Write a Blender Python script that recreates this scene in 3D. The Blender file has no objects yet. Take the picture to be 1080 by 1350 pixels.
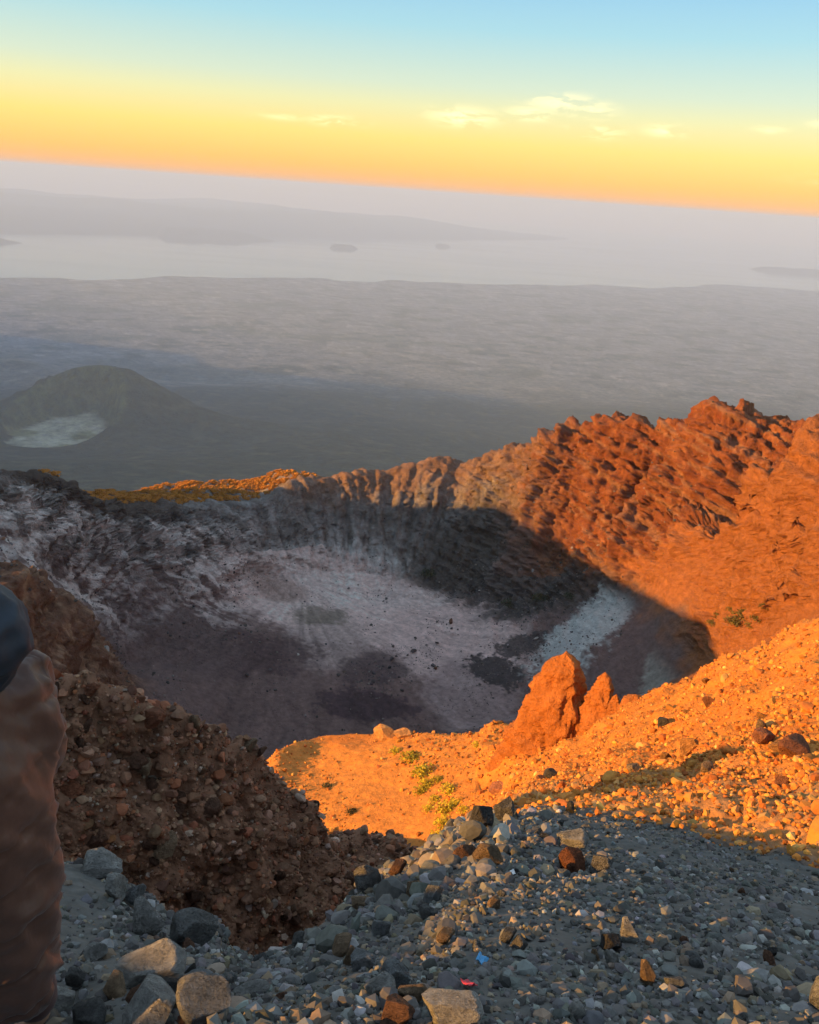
import bpy, bmesh, math, random
import numpy as np
from mathutils import Matrix, Vector

# ------------------------------------------------------------------ camera
SC = bpy.context.scene
COL = SC.collection
FPX = 1169.0                      # focal length in photo pixels (1080 wide)
PITCH = math.radians(19.85)
ROLL = math.radians(3.97)
cam_data = bpy.data.cameras.new('camera')
cam = bpy.data.objects.new('camera', cam_data)
COL.objects.link(cam)
cam.matrix_world = Matrix.Rotation(math.pi / 2 - PITCH, 4, 'X') @ Matrix.Rotation(ROLL, 4, 'Z')
cam_data.sensor_fit = 'HORIZONTAL'
cam_data.angle = 2 * math.atan(540 / FPX)
cam_data.clip_start = 0.05
cam_data.clip_end = 600000
SC.camera = cam

# ------------------------------------------------------------------ light
SUN_EL = math.radians(14.0)
SUN_AZ = math.radians(-108.0)     # measured from +Y towards +X
TO_SUN = Vector((math.sin(SUN_AZ) * math.cos(SUN_EL), math.cos(SUN_AZ) * math.cos(SUN_EL), math.sin(SUN_EL)))
world = bpy.data.worlds.new('World')
SC.world = world
world.use_nodes = True
wn, wl = world.node_tree.nodes, world.node_tree.links
bg = wn['Background']
sky = wn.new('ShaderNodeTexSky')
sky.sky_type = 'NISHITA'
sky.sun_disc = False
sky.sun_elevation = SUN_EL
sky.sun_rotation = SUN_AZ % (2 * math.pi)
sky.altitude = 3300
sky.air_density = 1.6
sky.dust_density = 3.0
sky.ozone_density = 1.5
bg.inputs['Strength'].default_value = 0.115

def world_nodes():
    tc = wn.new('ShaderNodeTexCoord')
    sx = wn.new('ShaderNodeSeparateXYZ'); wl.new(tc.outputs['Generated'], sx.inputs[0])
    # dawn glow hugging the whole horizon: a ramp over elevation only
    ramp = wn.new('ShaderNodeValToRGB'); cr = ramp.color_ramp
    st = SKY_RAMP
    while len(cr.elements) < len(st): cr.elements.new(0.5)
    for e, (p, c) in zip(cr.elements, st):
        e.position = p; e.color = (*c, 1)
    mp = wn.new('ShaderNodeMapRange'); mp.inputs['From Min'].default_value = 0; mp.inputs['From Max'].default_value = 0.6
    wl.new(sx.outputs['Z'], mp.inputs['Value']); wl.new(mp.outputs[0], ramp.inputs[0])
    mix = wn.new('ShaderNodeMix'); mix.data_type = 'RGBA'; mix.inputs['Factor'].default_value = SKY_MIX
    wl.new(sky.outputs[0], mix.inputs['A']); wl.new(ramp.outputs[0], mix.inputs['B'])
    # thin lit cloudlets in a band a few degrees above the horizon
    nrm = wn.new('ShaderNodeMapping'); nrm.inputs['Scale'].default_value = (1, 1, 3.6)
    wl.new(tc.outputs['Generated'], nrm.inputs['Vector'])
    n1 = wn.new('ShaderNodeTexNoise'); n1.inputs['Scale'].default_value = 24; n1.inputs['Detail'].default_value = 7
    n1.inputs['Roughness'].default_value = 0.62; n1.inputs['Distortion'].default_value = 0.4
    wl.new(nrm.outputs[0], n1.inputs['Vector'])
    thr = wn.new('ShaderNodeMapRange'); thr.interpolation_type = 'SMOOTHSTEP'
    thr.inputs['From Min'].default_value = CLOUD_T[0]; thr.inputs['From Max'].default_value = CLOUD_T[1]
    wl.new(n1.outputs[0], thr.inputs['Value'])
    def band(a, b):
        m = wn.new('ShaderNodeMapRange'); m.interpolation_type = 'SMOOTHSTEP'
        m.inputs['From Min'].default_value = a; m.inputs['From Max'].default_value = b
        wl.new(sx.outputs['Z'], m.inputs['Value']); return m
    def mth(op, a, b=None):
        m = wn.new('ShaderNodeMath'); m.operation = op
        for k, v in ((0, a), (1, b)):
            if v is None: continue
            if isinstance(v, (int, float)): m.inputs[k].default_value = v
            else: wl.new(v, m.inputs[k])
        return m.outputs[0]
    az_ = mth('ARCTAN2', sx.outputs['X'], sx.outputs['Y'])
    tot = None
    for ca, ce, ra, re_, am in CLOUDS:
        u = mth('MULTIPLY', mth('SUBTRACT', az_, math.radians(ca)), 1 / math.radians(ra * .8))
        v = mth('MULTIPLY', mth('SUBTRACT', sx.outputs['Z'], math.sin(math.radians(ce))), 1 / math.radians(re_ * .85))
        g = mth('MULTIPLY', mth('POWER', 2.718, mth('MULTIPLY', mth('ADD', mth('MULTIPLY', u, u), mth('MULTIPLY', v, v)), -1.0)), am)
        tot = g if tot is None else mth('MAXIMUM', tot, g)
    mu = wn.new('ShaderNodeMath'); mu.operation = 'MULTIPLY'; wl.new(tot, mu.inputs[0]); mu.inputs[1].default_value = 1.0
    mu2 = wn.new('ShaderNodeMath'); mu2.operation = 'MULTIPLY'; wl.new(mu.outputs[0], mu2.inputs[0]); wl.new(thr.outputs[0], mu2.inputs[1])
    mu3 = wn.new('ShaderNodeMath'); mu3.operation = 'MULTIPLY'; wl.new(mu2.outputs[0], mu3.inputs[0]); mu3.inputs[1].default_value = 1.0
    mc = wn.new('ShaderNodeMix'); mc.data_type = 'RGBA'
    wl.new(mu3.outputs[0], mc.inputs['Factor']); wl.new(mix.outputs['Result'], mc.inputs['A']); mc.inputs['B'].default_value = (*CLOUD_C, 1)
    wl.new(mc.outputs['Result'], bg.inputs['Color'])
def K(*c): return tuple(v * 1.0 for v in c)
SKY_MIX = 0.9
SKY_RAMP = [(0.0, K(4.3, 1.6, 0.36)), (0.038, K(4.4, 2.2, 0.34)), (0.087, K(4.2, 3.0, 0.62)), (0.137, K(3.55, 3.3, 1.6)), (0.171, K(2.8, 3.15, 2.3)),
            (0.258, K(1.6, 2.75, 3.05)), (0.338, K(1.12, 2.3, 3.25)), (0.6, K(1.6, 2.45, 3.3)), (1.0, K(2.0, 2.6, 3.25))]
CLOUD_T = (0.43, 0.58)
# azimuth, elevation, half width, half height (degrees), amount: a loose row all round the sky
CLOUDS = [(1.5, 4.3, 2.0, .5, 1.0), (7.2, 5.4, 2.0, .45, 1.0), (5.5, 4.7, 1.4, .36, .95), (8.8, 5.1, 1.5, .45, .95), (9.3, 3.95, 1.6, .36, .9), (13.4, 4.2, 1.3, .33, .8), (-5.9, 3.6, 1.7, .28, .75), (-9.0, 3.6, 1.6, .2, .4), (18.9, 4.5, .9, .2, .5), (23.0, 2.1, 2.2, .3, .5), (-17, 9.2, 1.5, .15, .4), (21.5, 4.9, .8, .2, .4), (-35, 5, 3, .4, .7), (40, 5, 3, .4, .7), (75, 5, 3, .4, .7), (-80, 5, 3, .4, .7), (150, 5, 3, .4, .7)]
CLOUD_C = (6.2, 5.3, 2.8)
world_nodes()

sun_data = bpy.data.lights.new('sun', 'SUN')
sun_data.energy = 5.0
sun_data.angle = math.radians(0.53)
sun_data.color = (1.0, 0.495, 0.11)
sun = bpy.data.objects.new('sun', sun_data)
COL.objects.link(sun)
sun.rotation_euler = TO_SUN.to_track_quat('Z', 'Y').to_euler()

SC.view_settings.view_transform = 'Standard'
SC.view_settings.look = 'None'
SC.view_settings.exposure = 1.2
SC.view_settings.gamma = 1
SC.view_settings.use_curve_mapping = False
SC.cycles.use_denoising = True
SC.cycles.max_bounces = 6
SC.cycles.diffuse_bounces = 2
SC.cycles.glossy_bounces = 2
SC.cycles.volume_bounces = 3
SC.cycles.use_adaptive_sampling = True
SC.cycles.adaptive_threshold = 0.02

# ------------------------------------------------------------------ helpers
rng = np.random.default_rng(7)
random.seed(7)

def ray(px, py):
    x = (px - 540) / FPX; y = (675 - py) / FPX
    x, y = x * math.cos(ROLL) - y * math.sin(ROLL), x * math.sin(ROLL) + y * math.cos(ROLL)
    a = math.pi / 2 - PITCH
    return np.array([x, y * math.cos(a) + math.sin(a), y * math.sin(a) - math.cos(a)])

def at(px, py, d=None, z=None):
    """the point seen at a photo pixel, given its plan distance or its height"""
    r = ray(px, py)
    return r * (d / math.hypot(r[0], r[1]) if d is not None else z / r[2])

def _h(ix, iy, iz, seed):
    h = (ix.astype(np.uint32) * np.uint32(374761393) + iy.astype(np.uint32) * np.uint32(668265263)
         + iz.astype(np.uint32) * np.uint32(2147483647) + np.uint32((seed * 1274126177) & 0xffffffff))
    h = (h ^ (h >> np.uint32(13))) * np.uint32(1274126177)
    h = (h ^ (h >> np.uint32(16))) * np.uint32(2246822519)
    return (h ^ (h >> np.uint32(15)))

def noise3(p, seed=0):
    """gradient noise in about -1..1 at points p (n,3)"""
    p = np.asarray(p, dtype=np.float64)
    i = np.floor(p); f = (p - i).astype(np.float32); i = i.astype(np.int64)
    u = f * f * f * (f * (f * 6 - 15) + 10)
    out = []
    for dx in (0, 1):
        for dy in (0, 1):
            for dz in (0, 1):
                h = _h(i[:, 0] + dx, i[:, 1] + dy, i[:, 2] + dz, seed)
                gx = (h & np.uint32(1023)).astype(np.float32) / 511.5 - 1
                gy = ((h >> np.uint32(10)) & np.uint32(1023)).astype(np.float32) / 511.5 - 1
                gz = ((h >> np.uint32(20)) & np.uint32(1023)).astype(np.float32) / 511.5 - 1
                out.append(gx * (f[:, 0] - dx) + gy * (f[:, 1] - dy) + gz * (f[:, 2] - dz))
    ux, uy, uz = u[:, 0], u[:, 1], u[:, 2]
    def L(a, b, t): return a + (b - a) * t
    x00 = L(out[0], out[4], ux); x01 = L(out[1], out[5], ux); x10 = L(out[2], out[6], ux); x11 = L(out[3], out[7], ux)
    return L(L(x00, x10, uy), L(x01, x11, uy), uz) * 1.3

def fbm(p, octv=4, seed=0, gain=0.5):
    a, s, t = 1.0, 0, 0
    for k in range(octv):
        s = s + a * noise3(np.asarray(p) * 2.03 ** k, seed + k * 17); t += a; a *= gain
    return s / t

def ridged(p, octv=3, seed=0, gain=0.5):
    a, s, t = 1.0, 0, 0
    for k in range(octv):
        s = s + a * (1 - 2 * np.abs(noise3(np.asarray(p) * 2.03 ** k, seed + k * 31))); t += a; a *= gain
    return s / t

def fins(p, octv=2, seed=0, gain=0.5, pw=2.2):
    """narrow crests between wide hollows, about -.4..1"""
    a, s, t = 1.0, 0, 0
    for k in range(octv):
        s = s + a * (1.4 * np.clip(1 - 1.15 * np.abs(noise3(np.asarray(p) * 2.03 ** k, seed + k * 31)), 0, 1) ** pw - .4); t += a; a *= gain
    return s / t

def blocks(p, seed=0):
    """one random level per irregular cell: rock broken along flat joints, -1..1"""
    p = np.asarray(p, dtype=np.float64); i = np.floor(p).astype(np.int64); f = p - i
    best = np.full(len(p), 9.0); val = np.zeros(len(p), np.float32)
    for dx in (-1, 0, 1):
        for dy in (-1, 0, 1):
            for dz in (-1, 0, 1):
                h = _h(i[:, 0] + dx, i[:, 1] + dy, i[:, 2] + dz, seed)
                q = (dx + (h & np.uint32(255)) / 255.0 - f[:, 0]) ** 2 + (dy + ((h >> np.uint32(8)) & np.uint32(255)) / 255.0 - f[:, 1]) ** 2 + (dz + ((h >> np.uint32(16)) & np.uint32(255)) / 255.0 - f[:, 2]) ** 2
                m = q < best; best = np.where(m, q, best); val = np.where(m, ((h >> np.uint32(24)) & np.uint32(255)) / 127.5 - 1, val)
    return val

def sstep(a, b, x):
    t = np.clip((x - a) / (b - a), 0, 1)
    return t * t * (3 - 2 * t)

def mesh_np(name, v, f, smooth=True):
    """mesh from numpy vertices (n,3) and faces (m,3) or (m,4)"""
    me = bpy.data.meshes.new(name)
    n, m, k = len(v), len(f), f.shape[1]
    me.vertices.add(n); me.vertices.foreach_set('co', np.ascontiguousarray(v, dtype=np.float32).ravel())
    me.loops.add(m * k); me.loops.foreach_set('vertex_index', np.ascontiguousarray(f, dtype=np.int32).ravel())
    me.polygons.add(m)
    me.polygons.foreach_set('loop_start', np.arange(0, m * k, k, dtype=np.int32))
    me.polygons.foreach_set('use_smooth', np.full(m, smooth, dtype=bool))
    me.update(calc_edges=True)
    return me

def vcol(me, c):
    at_ = me.color_attributes.new('col', 'FLOAT_COLOR', 'POINT')
    a = np.ones((len(c), 4), np.float32); a[:, :3] = c
    at_.data.foreach_set('color', a.ravel())

def link(name, me, mat=None, parent=None):
    o = bpy.data.objects.new(name, me); COL.objects.link(o)
    if mat is not None and me is not None and not me.materials: me.materials.append(mat)
    if parent is not None: o.parent = parent
    return o

def tag(o, label=None, cat=None, group=None, kind=None):
    if label: o['label'] = label
    if cat: o['category'] = cat
    if group: o['group'] = group
    if kind: o['kind'] = kind
    return o

def mat_attr(name, bumps=((3.0, 0.5),), tint=(0.75, 1.25), tint_scale=1.0, rough=0.95, spec=0.15, dist=0.05, colour=None, objrand=None):
    """rock or soil: colour from the mesh attribute (or a fixed colour), broken up by noise, with fine relief"""
    m = bpy.data.materials.new(name); m.use_nodes = True
    nt = m.node_tree; N, Lk = nt.nodes, nt.links
    b = N['Principled BSDF']; b.inputs['Roughness'].default_value = rough; b.inputs['Specular IOR Level'].default_value = spec
    tc = N.new('ShaderNodeTexCoord')
    src = 'Object'
    if colour is None:
        c = N.new('ShaderNodeVertexColor'); c.layer_name = 'col'; cs = c.outputs['Color']
    else:
        c = N.new('ShaderNodeRGB'); c.outputs[0].default_value = (*colour, 1); cs = c.outputs[0]
    n = N.new('ShaderNodeTexNoise'); n.inputs['Scale'].default_value = tint_scale; n.inputs['Detail'].default_value = 8; n.inputs['Roughness'].default_value = 0.7
    Lk.new(tc.outputs[src], n.inputs['Vector'])
    mr = N.new('ShaderNodeMapRange'); mr.inputs['From Min'].default_value = 0.3; mr.inputs['From Max'].default_value = 0.7
    mr.inputs['To Min'].default_value = tint[0]; mr.inputs['To Max'].default_value = tint[1]
    Lk.new(n.outputs[0], mr.inputs['Value'])
    vm = N.new('ShaderNodeVectorMath'); vm.operation = 'SCALE'
    Lk.new(cs, vm.inputs[0]); Lk.new(mr.outputs[0], vm.inputs['Scale'])
    last = vm.outputs[0]
    if objrand:
        oi = N.new('ShaderNodeObjectInfo')
        r = N.new('ShaderNodeMapRange'); r.inputs['To Min'].default_value = objrand[0]; r.inputs['To Max'].default_value = objrand[1]
        Lk.new(oi.outputs['Random'], r.inputs['Value'])
        v2 = N.new('ShaderNodeVectorMath'); v2.operation = 'SCALE'
        Lk.new(last, v2.inputs[0]); Lk.new(r.outputs[0], v2.inputs['Scale']); last = v2.outputs[0]
    Lk.new(last, b.inputs['Base Color'])
    prev = None
    for sc, st in bumps:
        bn = N.new('ShaderNodeTexNoise'); bn.inputs['Scale'].default_value = sc; bn.inputs['Detail'].default_value = 6; bn.inputs['Roughness'].default_value = 0.65
        Lk.new(tc.outputs[src], bn.inputs['Vector'])
        bp = N.new('ShaderNodeBump'); bp.inputs['Strength'].default_value = st; bp.inputs['Distance'].default_value = dist * 3.0 / sc
        Lk.new(bn.outputs[0], bp.inputs['Height'])
        if prev: Lk.new(prev.outputs[0], bp.inputs['Normal'])
        prev = bp
    if prev: Lk.new(prev.outputs[0], b.inputs['Normal'])
    return m
HAZE_D = 2.9e-5
HAZE_C = (.52, .695, 1.0)
RANGE = [(-2600, 2000, -700), (-7500, 9800, -330), (-14900, 16300, -1600), (-22000, 24000, -2400)]

# ------------------------------------------------------------------ the volcano: one terrain described by feature curves
# every curve is a line across the ground (crest, foot, edge ...), given as seen points with plan distance d or height z,
# plus points outside the view as (azimuth, d, z), the left ones shaped to cast the shade in view
def curve(seen, beyond):
    pts = []
    for px, py, k, v in seen:
        p = at(px, py, **{k: v})
        pts.append((math.degrees(math.atan2(p[0], p[1])), math.hypot(p[0], p[1]), p[2]))
    pts += beyond
    pts.sort()
    a = np.array(pts)
    # closed circle
    return np.vstack([a[-3:] - [360, 0, 0], a, a[:3] + [360, 0, 0]])

D, Z = 'd', 'z'
def OUT(l40, l60, l80, l100, l130, l180, r130, r90, r60, r42):
    return [(az, *v) for az, v in zip((-42, -60, -80, -100, -130, -179, 130, 90, 60, 42), (l40, l60, l80, l100, l130, l180, r130, r90, r60, r42))]

CURVES = [
 # 0 underfoot
 curve([(0, 1350, D, .45), (1080, 1350, D, .45)], []),
 # 1 just below the frame
 curve([(0, 1352, D, 2.5), (150, 1352, D, 2.2), (300, 1352, D, 1.9), (540, 1352, D, 1.9), (800, 1352, D, 2.15), (1080, 1352, D, 2.6)],
       OUT((2.4, -2.7), (2.2, -2.0), (2, -1.8), (2, -1.7), (2, -1.7), (2, -1.8), (2, -1.9), (2.2, -2.2), (2.6, -2.5), (2.7, -2.5))),
 # 2 crest of the grey foreground
 curve([(0, 1118, D, 4.3), (85, 1138, D, 4.5), (140, 1152, D, 4.5), (190, 1182, D, 4.4), (212, 1207, D, 4.4), (285, 1213, D, 4.7), (297, 1250, D, 4.6),
        (330, 1266, D, 4.5), (385, 1250, D, 4.9), (440, 1212, D, 5.7), (478, 1168, D, 6.5), (560, 1132, D, 7.3), (595, 1096, D, 8.0),
        (630, 1078, D, 8.3), (700, 1077, D, 8.4), (820, 1092, D, 8.0), (950, 1127, D, 7.5), (1080, 1170, D, 7.0)],
       OUT((4.5, -3.05), (5, -2.6), (7, -1.5), (8, .05), (8, -.2), (6, -2.4), (6, -3.2), (6, -4.0), (6.6, -4.8), (6.9, -5.0))),
 # 3 ravine bottom behind it
 curve([(0, 1175, D, 9.4), (190, 1250, D, 9.5), (330, 1310, D, 9.7), (440, 1262, D, 10.6), (560, 1180, D, 12.5), (630, 1100, D, 10.6),
        (700, 1074, D, 10.0), (820, 1085, D, 9.2), (950, 1116, D, 8.4), (1080, 1152, D, 7.8)],
       OUT((9.3, -7.4), (8.5, -5.6), (10, -2.4), (11, .8), (13, .7), (10, -4), (10, -5), (9, -5), (8, -5.3), (7.8, -5.4))),
 # 4 crest of the brown ravine wall
 curve([(0, 866, D, 11), (40, 880, D, 11), (100, 903, D, 11), (125, 908, D, 11), (180, 926, D, 11.1), (250, 950, D, 11.3), (300, 975, D, 11.5),
        (335, 987, D, 11.7), (380, 1045, D, 12), (430, 1102, D, 12.6), (460, 1106, D, 13.2), (500, 1100, D, 14), (522, 1110, D, 14.4), (550, 1136, D, 15),
        (600, 1115, D, 16), (640, 1080, D, 16.5), (700, 1056, D, 14.5), (820, 1056, D, 11.3), (950, 1076, D, 9.7), (1080, 1105, D, 8.6)],
       OUT((11, -6.4), (11, -6), (15, -4.6), (15, .6), (20, -3), (20, -9), (18, -9), (14, -7), (10, -5.6), (9.2, -5.8))),
 # 5 behind that crest
 curve([(0, 1010, D, 14), (180, 1060, D, 15), (335, 1100, D, 15.5), (430, 1180, D, 17), (550, 1180, D, 20), (640, 1085, D, 26),
        (700, 1036, D, 22), (820, 1018, D, 16), (950, 1026, D, 12.4), (1080, 1044, D, 10.6)],
       OUT((15, -11), (16, -10), (25, -10), (30, -13), (40, -16), (40, -24), (35, -20), (22, -11), (14, -6.8), (12.2, -7))),
 # 6 near side of the sunlit bench
 curve([(0, 1160, D, 36), (200, 1150, D, 38), (330, 1110, Z, -39), (400, 1092, Z, -37.5), (480, 1110, Z, -35.3), (550, 1130, Z, -33.3), (600, 1095, Z, -32.2), (650, 1060, Z, -31.0),
        (740, 1015, D, 35), (820, 985, D, 26), (950, 955, D, 19), (1080, 945, D, 15)],
       OUT((36, -32), (40, -31), (55, -26), (70, -26), (90, -30), (90, -60), (80, -50), (40, -18), (22, -8.5), (18, -8.6))),
 # 7 outer edge of the bench and crest of the gravel slope
 curve([(0, 1080, D, 54), (200, 1080, D, 54), (330, 1030, D, 54), (362, 990, D, 55), (420, 969, Z, -40.2), (500, 963, Z, -38.4), (600, 966, Z, -35.4), (670, 957, Z, -33.4),
        (740, 965, Z, -31.6), (800, 948, D, 46), (835, 928, D, 42), (870, 909, D, 38), (960, 868, D, 31), (1080, 811, D, 25)],
       OUT((57, -48), (70, -44), (95, -36), (130, -38), (180, -50), (180, -120), (150, -100), (80, -40), (36, -11), (29, -10.2))),
 # 8 foot of that drop, hidden
 curve([(0, 1040, D, 145), (80, 1040, D, 150), (160, 1060, D, 165), (300, 1085, D, 100), (420, 1060, D, 92), (670, 1030, D, 95), (800, 1020, D, 102), (960, 960, D, 120), (1080, 900, D, 130)],
       OUT((140, -105), (120, -80), (130, -55), (180, -62), (260, -90), (260, -200), (210, -150), (160, -105), (135, -80), (132, -66))),
 # 9 buttress crest on the left, near rim of the crater floor, foot of the red fan
 curve([(0, 742, D, 168), (60, 770, D, 176), (102, 803, D, 186), (133, 850, D, 196), (156, 892, D, 212), (200, 950, D, 268), (300, 1000, Z, -201), (400, 990, Z, -201),
        (500, 972, Z, -201), (600, 967, Z, -200.5), (680, 948, Z, -199), (740, 940, Z, -194), (820, 930, Z, -184), (860, 908, D, 322), (950, 874, D, 310), (1010, 848, D, 283), (1080, 812, D, 240)],
       OUT((190, -80), (170, -75), (180, -62), (230, -72), (330, -120), (330, -250), (280, -190), (230, -130), (210, -95), (215, -85))),
 # 10 mid floor
 curve([(0, 790, D, 225), (60, 800, D, 235), (105, 820, D, 250), (135, 862, D, 270), (160, 880, Z, -186), (250, 878, Z, -194), (400, 872, Z, -199), (500, 872, Z, -200), (600, 872, Z, -199),
        (700, 862, Z, -192), (780, 842, D, 352), (860, 850, D, 340), (950, 812, D, 326), (1010, 782, D, 297), (1080, 742, D, 252)],
       OUT((240, -110), (220, -90), (220, -70), (280, -85), (400, -150), (400, -300), (340, -230), (280, -160), (235, -98), (230, -84))),
 # 11 far floor, lower left wall
 curve([(0, 717, D, 288), (60, 750, D, 312), (100, 790, D, 328), (160, 803, D, 353), (220, 803, D, 370), (280, 800, D, 386), (350, 792, Z, -198.5), (430, 800, Z, -199), (500, 803, Z, -199), (570, 806, Z, -198.5),
        (640, 812, Z, -196), (700, 812, Z, -190), (780, 806, D, 380), (860, 800, D, 364), (950, 752, D, 341), (1010, 712, D, 310), (1080, 672, D, 268)],
       OUT((285, -105), (265, -95), (260, -75), (330, -92), (470, -180), (470, -350), (400, -270), (330, -190), (270, -90), (255, -72))),
 # 12 foot of the far wall, crest of the fan
 curve([(0, 690, D, 304), (60, 708, D, 322), (100, 740, D, 338), (160, 752, D, 371), (220, 755, D, 388), (290, 760, D, 404), (340, 763, D, 419), (430, 757, D, 434), (500, 760, D, 440), (570, 776, D, 436),
        (640, 791, D, 424), (700, 792, D, 408), (780, 788, D, 394), (860, 764, D, 380), (905, 728, D, 366), (950, 690, D, 350), (1010, 634, D, 320), (1080, 598, D, 285)],
       OUT((305, -92), (300, -66), (290, -50), (370, -100), (530, -215), (540, -400), (460, -310), (370, -210), (300, -82), (278, -62))),
 # 13 half way up
 curve([(0, 665, D, 318), (60, 680, D, 336), (100, 700, D, 349), (160, 712, D, 385), (220, 714, D, 404), (290, 716, D, 424), (345, 712, D, 436), (430, 700, D, 456), (500, 698, D, 463), (570, 700, D, 466),
        (640, 702, D, 459), (700, 690, D, 444), (780, 690, D, 426), (860, 682, D, 418), (905, 690, D, 402), (950, 712, D, 376), (1010, 655, D, 364), (1080, 618, D, 345)],
       OUT((322, -84), (325, -52), (320, -42), (400, -104), (580, -245), (600, -440), (510, -350), (410, -230), (360, -95), (340, -80))),
 # 14 the rim
 curve([(0, 638, D, 333), (50, 633, D, 346), (80, 645, D, 355), (110, 660, D, 365), (160, 679, D, 398), (220, 677, D, 420), (290, 672, D, 441), (345, 667, D, 452), (385, 638, D, 468), (430, 632, D, 476),
        (500, 624, D, 486), (540, 618, D, 490), (570, 610, D, 493), (600, 614, D, 496), (640, 610, D, 495), (690, 594, D, 482), (730, 575, D, 470), (780, 572, D, 465), (820, 566, D, 458), (870, 556, D, 448), (910, 552, D, 440),
        (950, 544, D, 430), (980, 552, D, 426), (1010, 566, D, 424), (1040, 560, D, 420), (1080, 548, D, 418)],
       OUT((340, -76), (350, -38), (350, -36), (430, -110), (630, -275), (660, -480), (560, -390), (450, -250), (430, -100), (420, -82))),
]
rim = CURVES[14]
# 15 behind the rim: the bushy outer ridge on the left, else the top of the outer slope; raised out of view at far left to shade the far wall
CURVES.append(curve([(0, 652, D, 362), (90, 672, D, 395), (125, 666, D, 490), (170, 660, D, 512), (220, 650, D, 520), (280, 640, D, 525), (330, 632, D, 530), (380, 627, D, 535), (400, 640, D, 522),
        (430, 645, D, 508), (500, 634, D, 512), (570, 622, D, 517), (640, 622, D, 520), (780, 588, D, 490), (950, 562, D, 455), (1080, 566, D, 445)],
       OUT((480, -60), (480, -56), (400, -75), (452, -119), (652, -284), (682, -489), (582, -399), (472, -259), (452, -109), (442, -91))))
CURVES.append(CURVES[15] + np.array([0, 280, -185]))
SEG = [8, 160, 18, 170, 14, 58, 135, 12, 80, 66, 66, 55, 92, 112, 42, 8]      # rows between neighbouring curves
STEP = 0.12
AZ = np.concatenate([np.arange(-180, -34, 5.0), np.arange(-32.5, 36.5, STEP), np.arange(40, 176, 5.0)])
SMOOTH = [1, 1, .12, .3, .12, .5, .6, .5, .8, .5, .6, .6, .5, .5, .2, .3, .5]

def smooth_az(v, sig):
    fine = (AZ > -33) & (AZ < 37)
    w = v[fine]; n = max(1, int(sig / STEP * 3)); k = np.exp(-0.5 * (np.arange(-n, n + 1) * STEP / sig) ** 2); k /= k.sum()
    pad = np.concatenate([np.full(n, w[0]), w, np.full(n, w[-1])])
    v = v.copy(); v[fine] = np.convolve(pad, k, 'valid'); return v

kd, kz = [], []
for c, sg in zip(CURVES, SMOOTH):
    kd.append(smooth_az(np.exp(np.interp(AZ, c[:, 0], np.log(c[:, 1]))), sg))
    kz.append(smooth_az(np.interp(AZ, c[:, 0], c[:, 2]), sg))
kd[0][:] = 0.4; kz[0][:] = -1.7
kd, kz = np.array(kd), np.array(kz)
rows_d, rows_z, rows_k = [], [], []
for s, n in enumerate(SEG):
    t = np.arange(n)[:, None] / n
    rows_d.append(kd[s] + (kd[s + 1] - kd[s]) * t); rows_z.append(kz[s] + (kz[s + 1] - kz[s]) * t)
    rows_k.append(s + np.arange(n) / n)
gd = np.vstack(rows_d + [kd[-1:]]); gz = np.vstack(rows_z + [kz[-1:]]); gk = np.concatenate(rows_k + [[len(SEG)]])
def smooth_rows(a, n):
    k = np.ones(2 * n + 1) / (2 * n + 1); p = np.vstack([np.repeat(a[:1], n, 0), a, np.repeat(a[-1:], n, 0)])
    c = np.cumsum(np.vstack([np.zeros((1, a.shape[1])), p]), 0)
    return (c[2 * n + 1:] - c[:-2 * n - 1]) / (2 * n + 1)
gd = smooth_rows(gd, 5); gz = smooth_rows(gz, 5)
NR, NC = gd.shape
azr = np.radians(AZ)[None, :]
G = np.stack([gd * np.sin(azr), gd * np.cos(azr), gz], -1)

def grid_normals(g):
    du = np.empty_like(g); du[:, 1:-1] = g[:, 2:] - g[:, :-2]; du[:, 0] = g[:, 1] - g[:, -1]; du[:, -1] = g[:, 0] - g[:, -2]
    dv = np.gradient(g, axis=0)
    n = np.cross(du, dv); n /= np.linalg.norm(n, axis=-1, keepdims=True) + 1e-12
    n *= np.sign(n[..., 2:3] + 1e-9); return n
def seg_w(table):
    """a value given per curve, spread over the rows"""
    return np.interp(gk, np.arange(len(table)), table)[:, None] * np.ones((1, NC))

dd0 = gd.ravel()
fineC = ((AZ > -33) & (AZ < 37))[None, :] * np.ones((NR, 1), bool)
AZG = np.degrees(azr) * np.ones((NR, 1))
# large relief of the crater: gullies and spurs running down towards the crater's middle
C0 = np.array([-15.0, 372.0])
rel = G[..., :2] - C0; th = np.arctan2(rel[..., 0], rel[..., 1]); rr = np.hypot(rel[..., 0], rel[..., 1])
def box2(a, n):
    for _ in range(2):
        a = np.stack([smooth_rows(a[..., i], n) for i in range(3)], -1)
        a = np.stack([smooth_rows(a[..., i].T, n).T for i in range(3)], -1)
    return a / (np.linalg.norm(a, axis=-1, keepdims=True) + 1e-9)
N0 = box2(grid_normals(G), 9)
flat = G.reshape(-1, 3)
KF = (gk[:, None] * np.ones((1, NC))).ravel()
wall = seg_w([0, 0, 0, 0, 0, 0, 0, 0, 0, 0.0, .0, .1, .35, 1, .45, .5, .3])
wall += seg_w([0, 0, 0, 0, 0, 0, 0, 0, 0, 0.1, .25, .5, .3, 0, 0, 0, 0]) * sstep(17.5, 21.5, AZG); wall[gd < 120] = 0
sel = (wall > 0.01).ravel() & fineC.ravel()
warp = np.stack([fbm(flat[sel] / 45, 3, 5) * 9, 0 * flat[sel, 0], 0 * flat[sel, 0]], -1)
right_all = sstep(1.0, 10.0, AZG).ravel()
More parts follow.
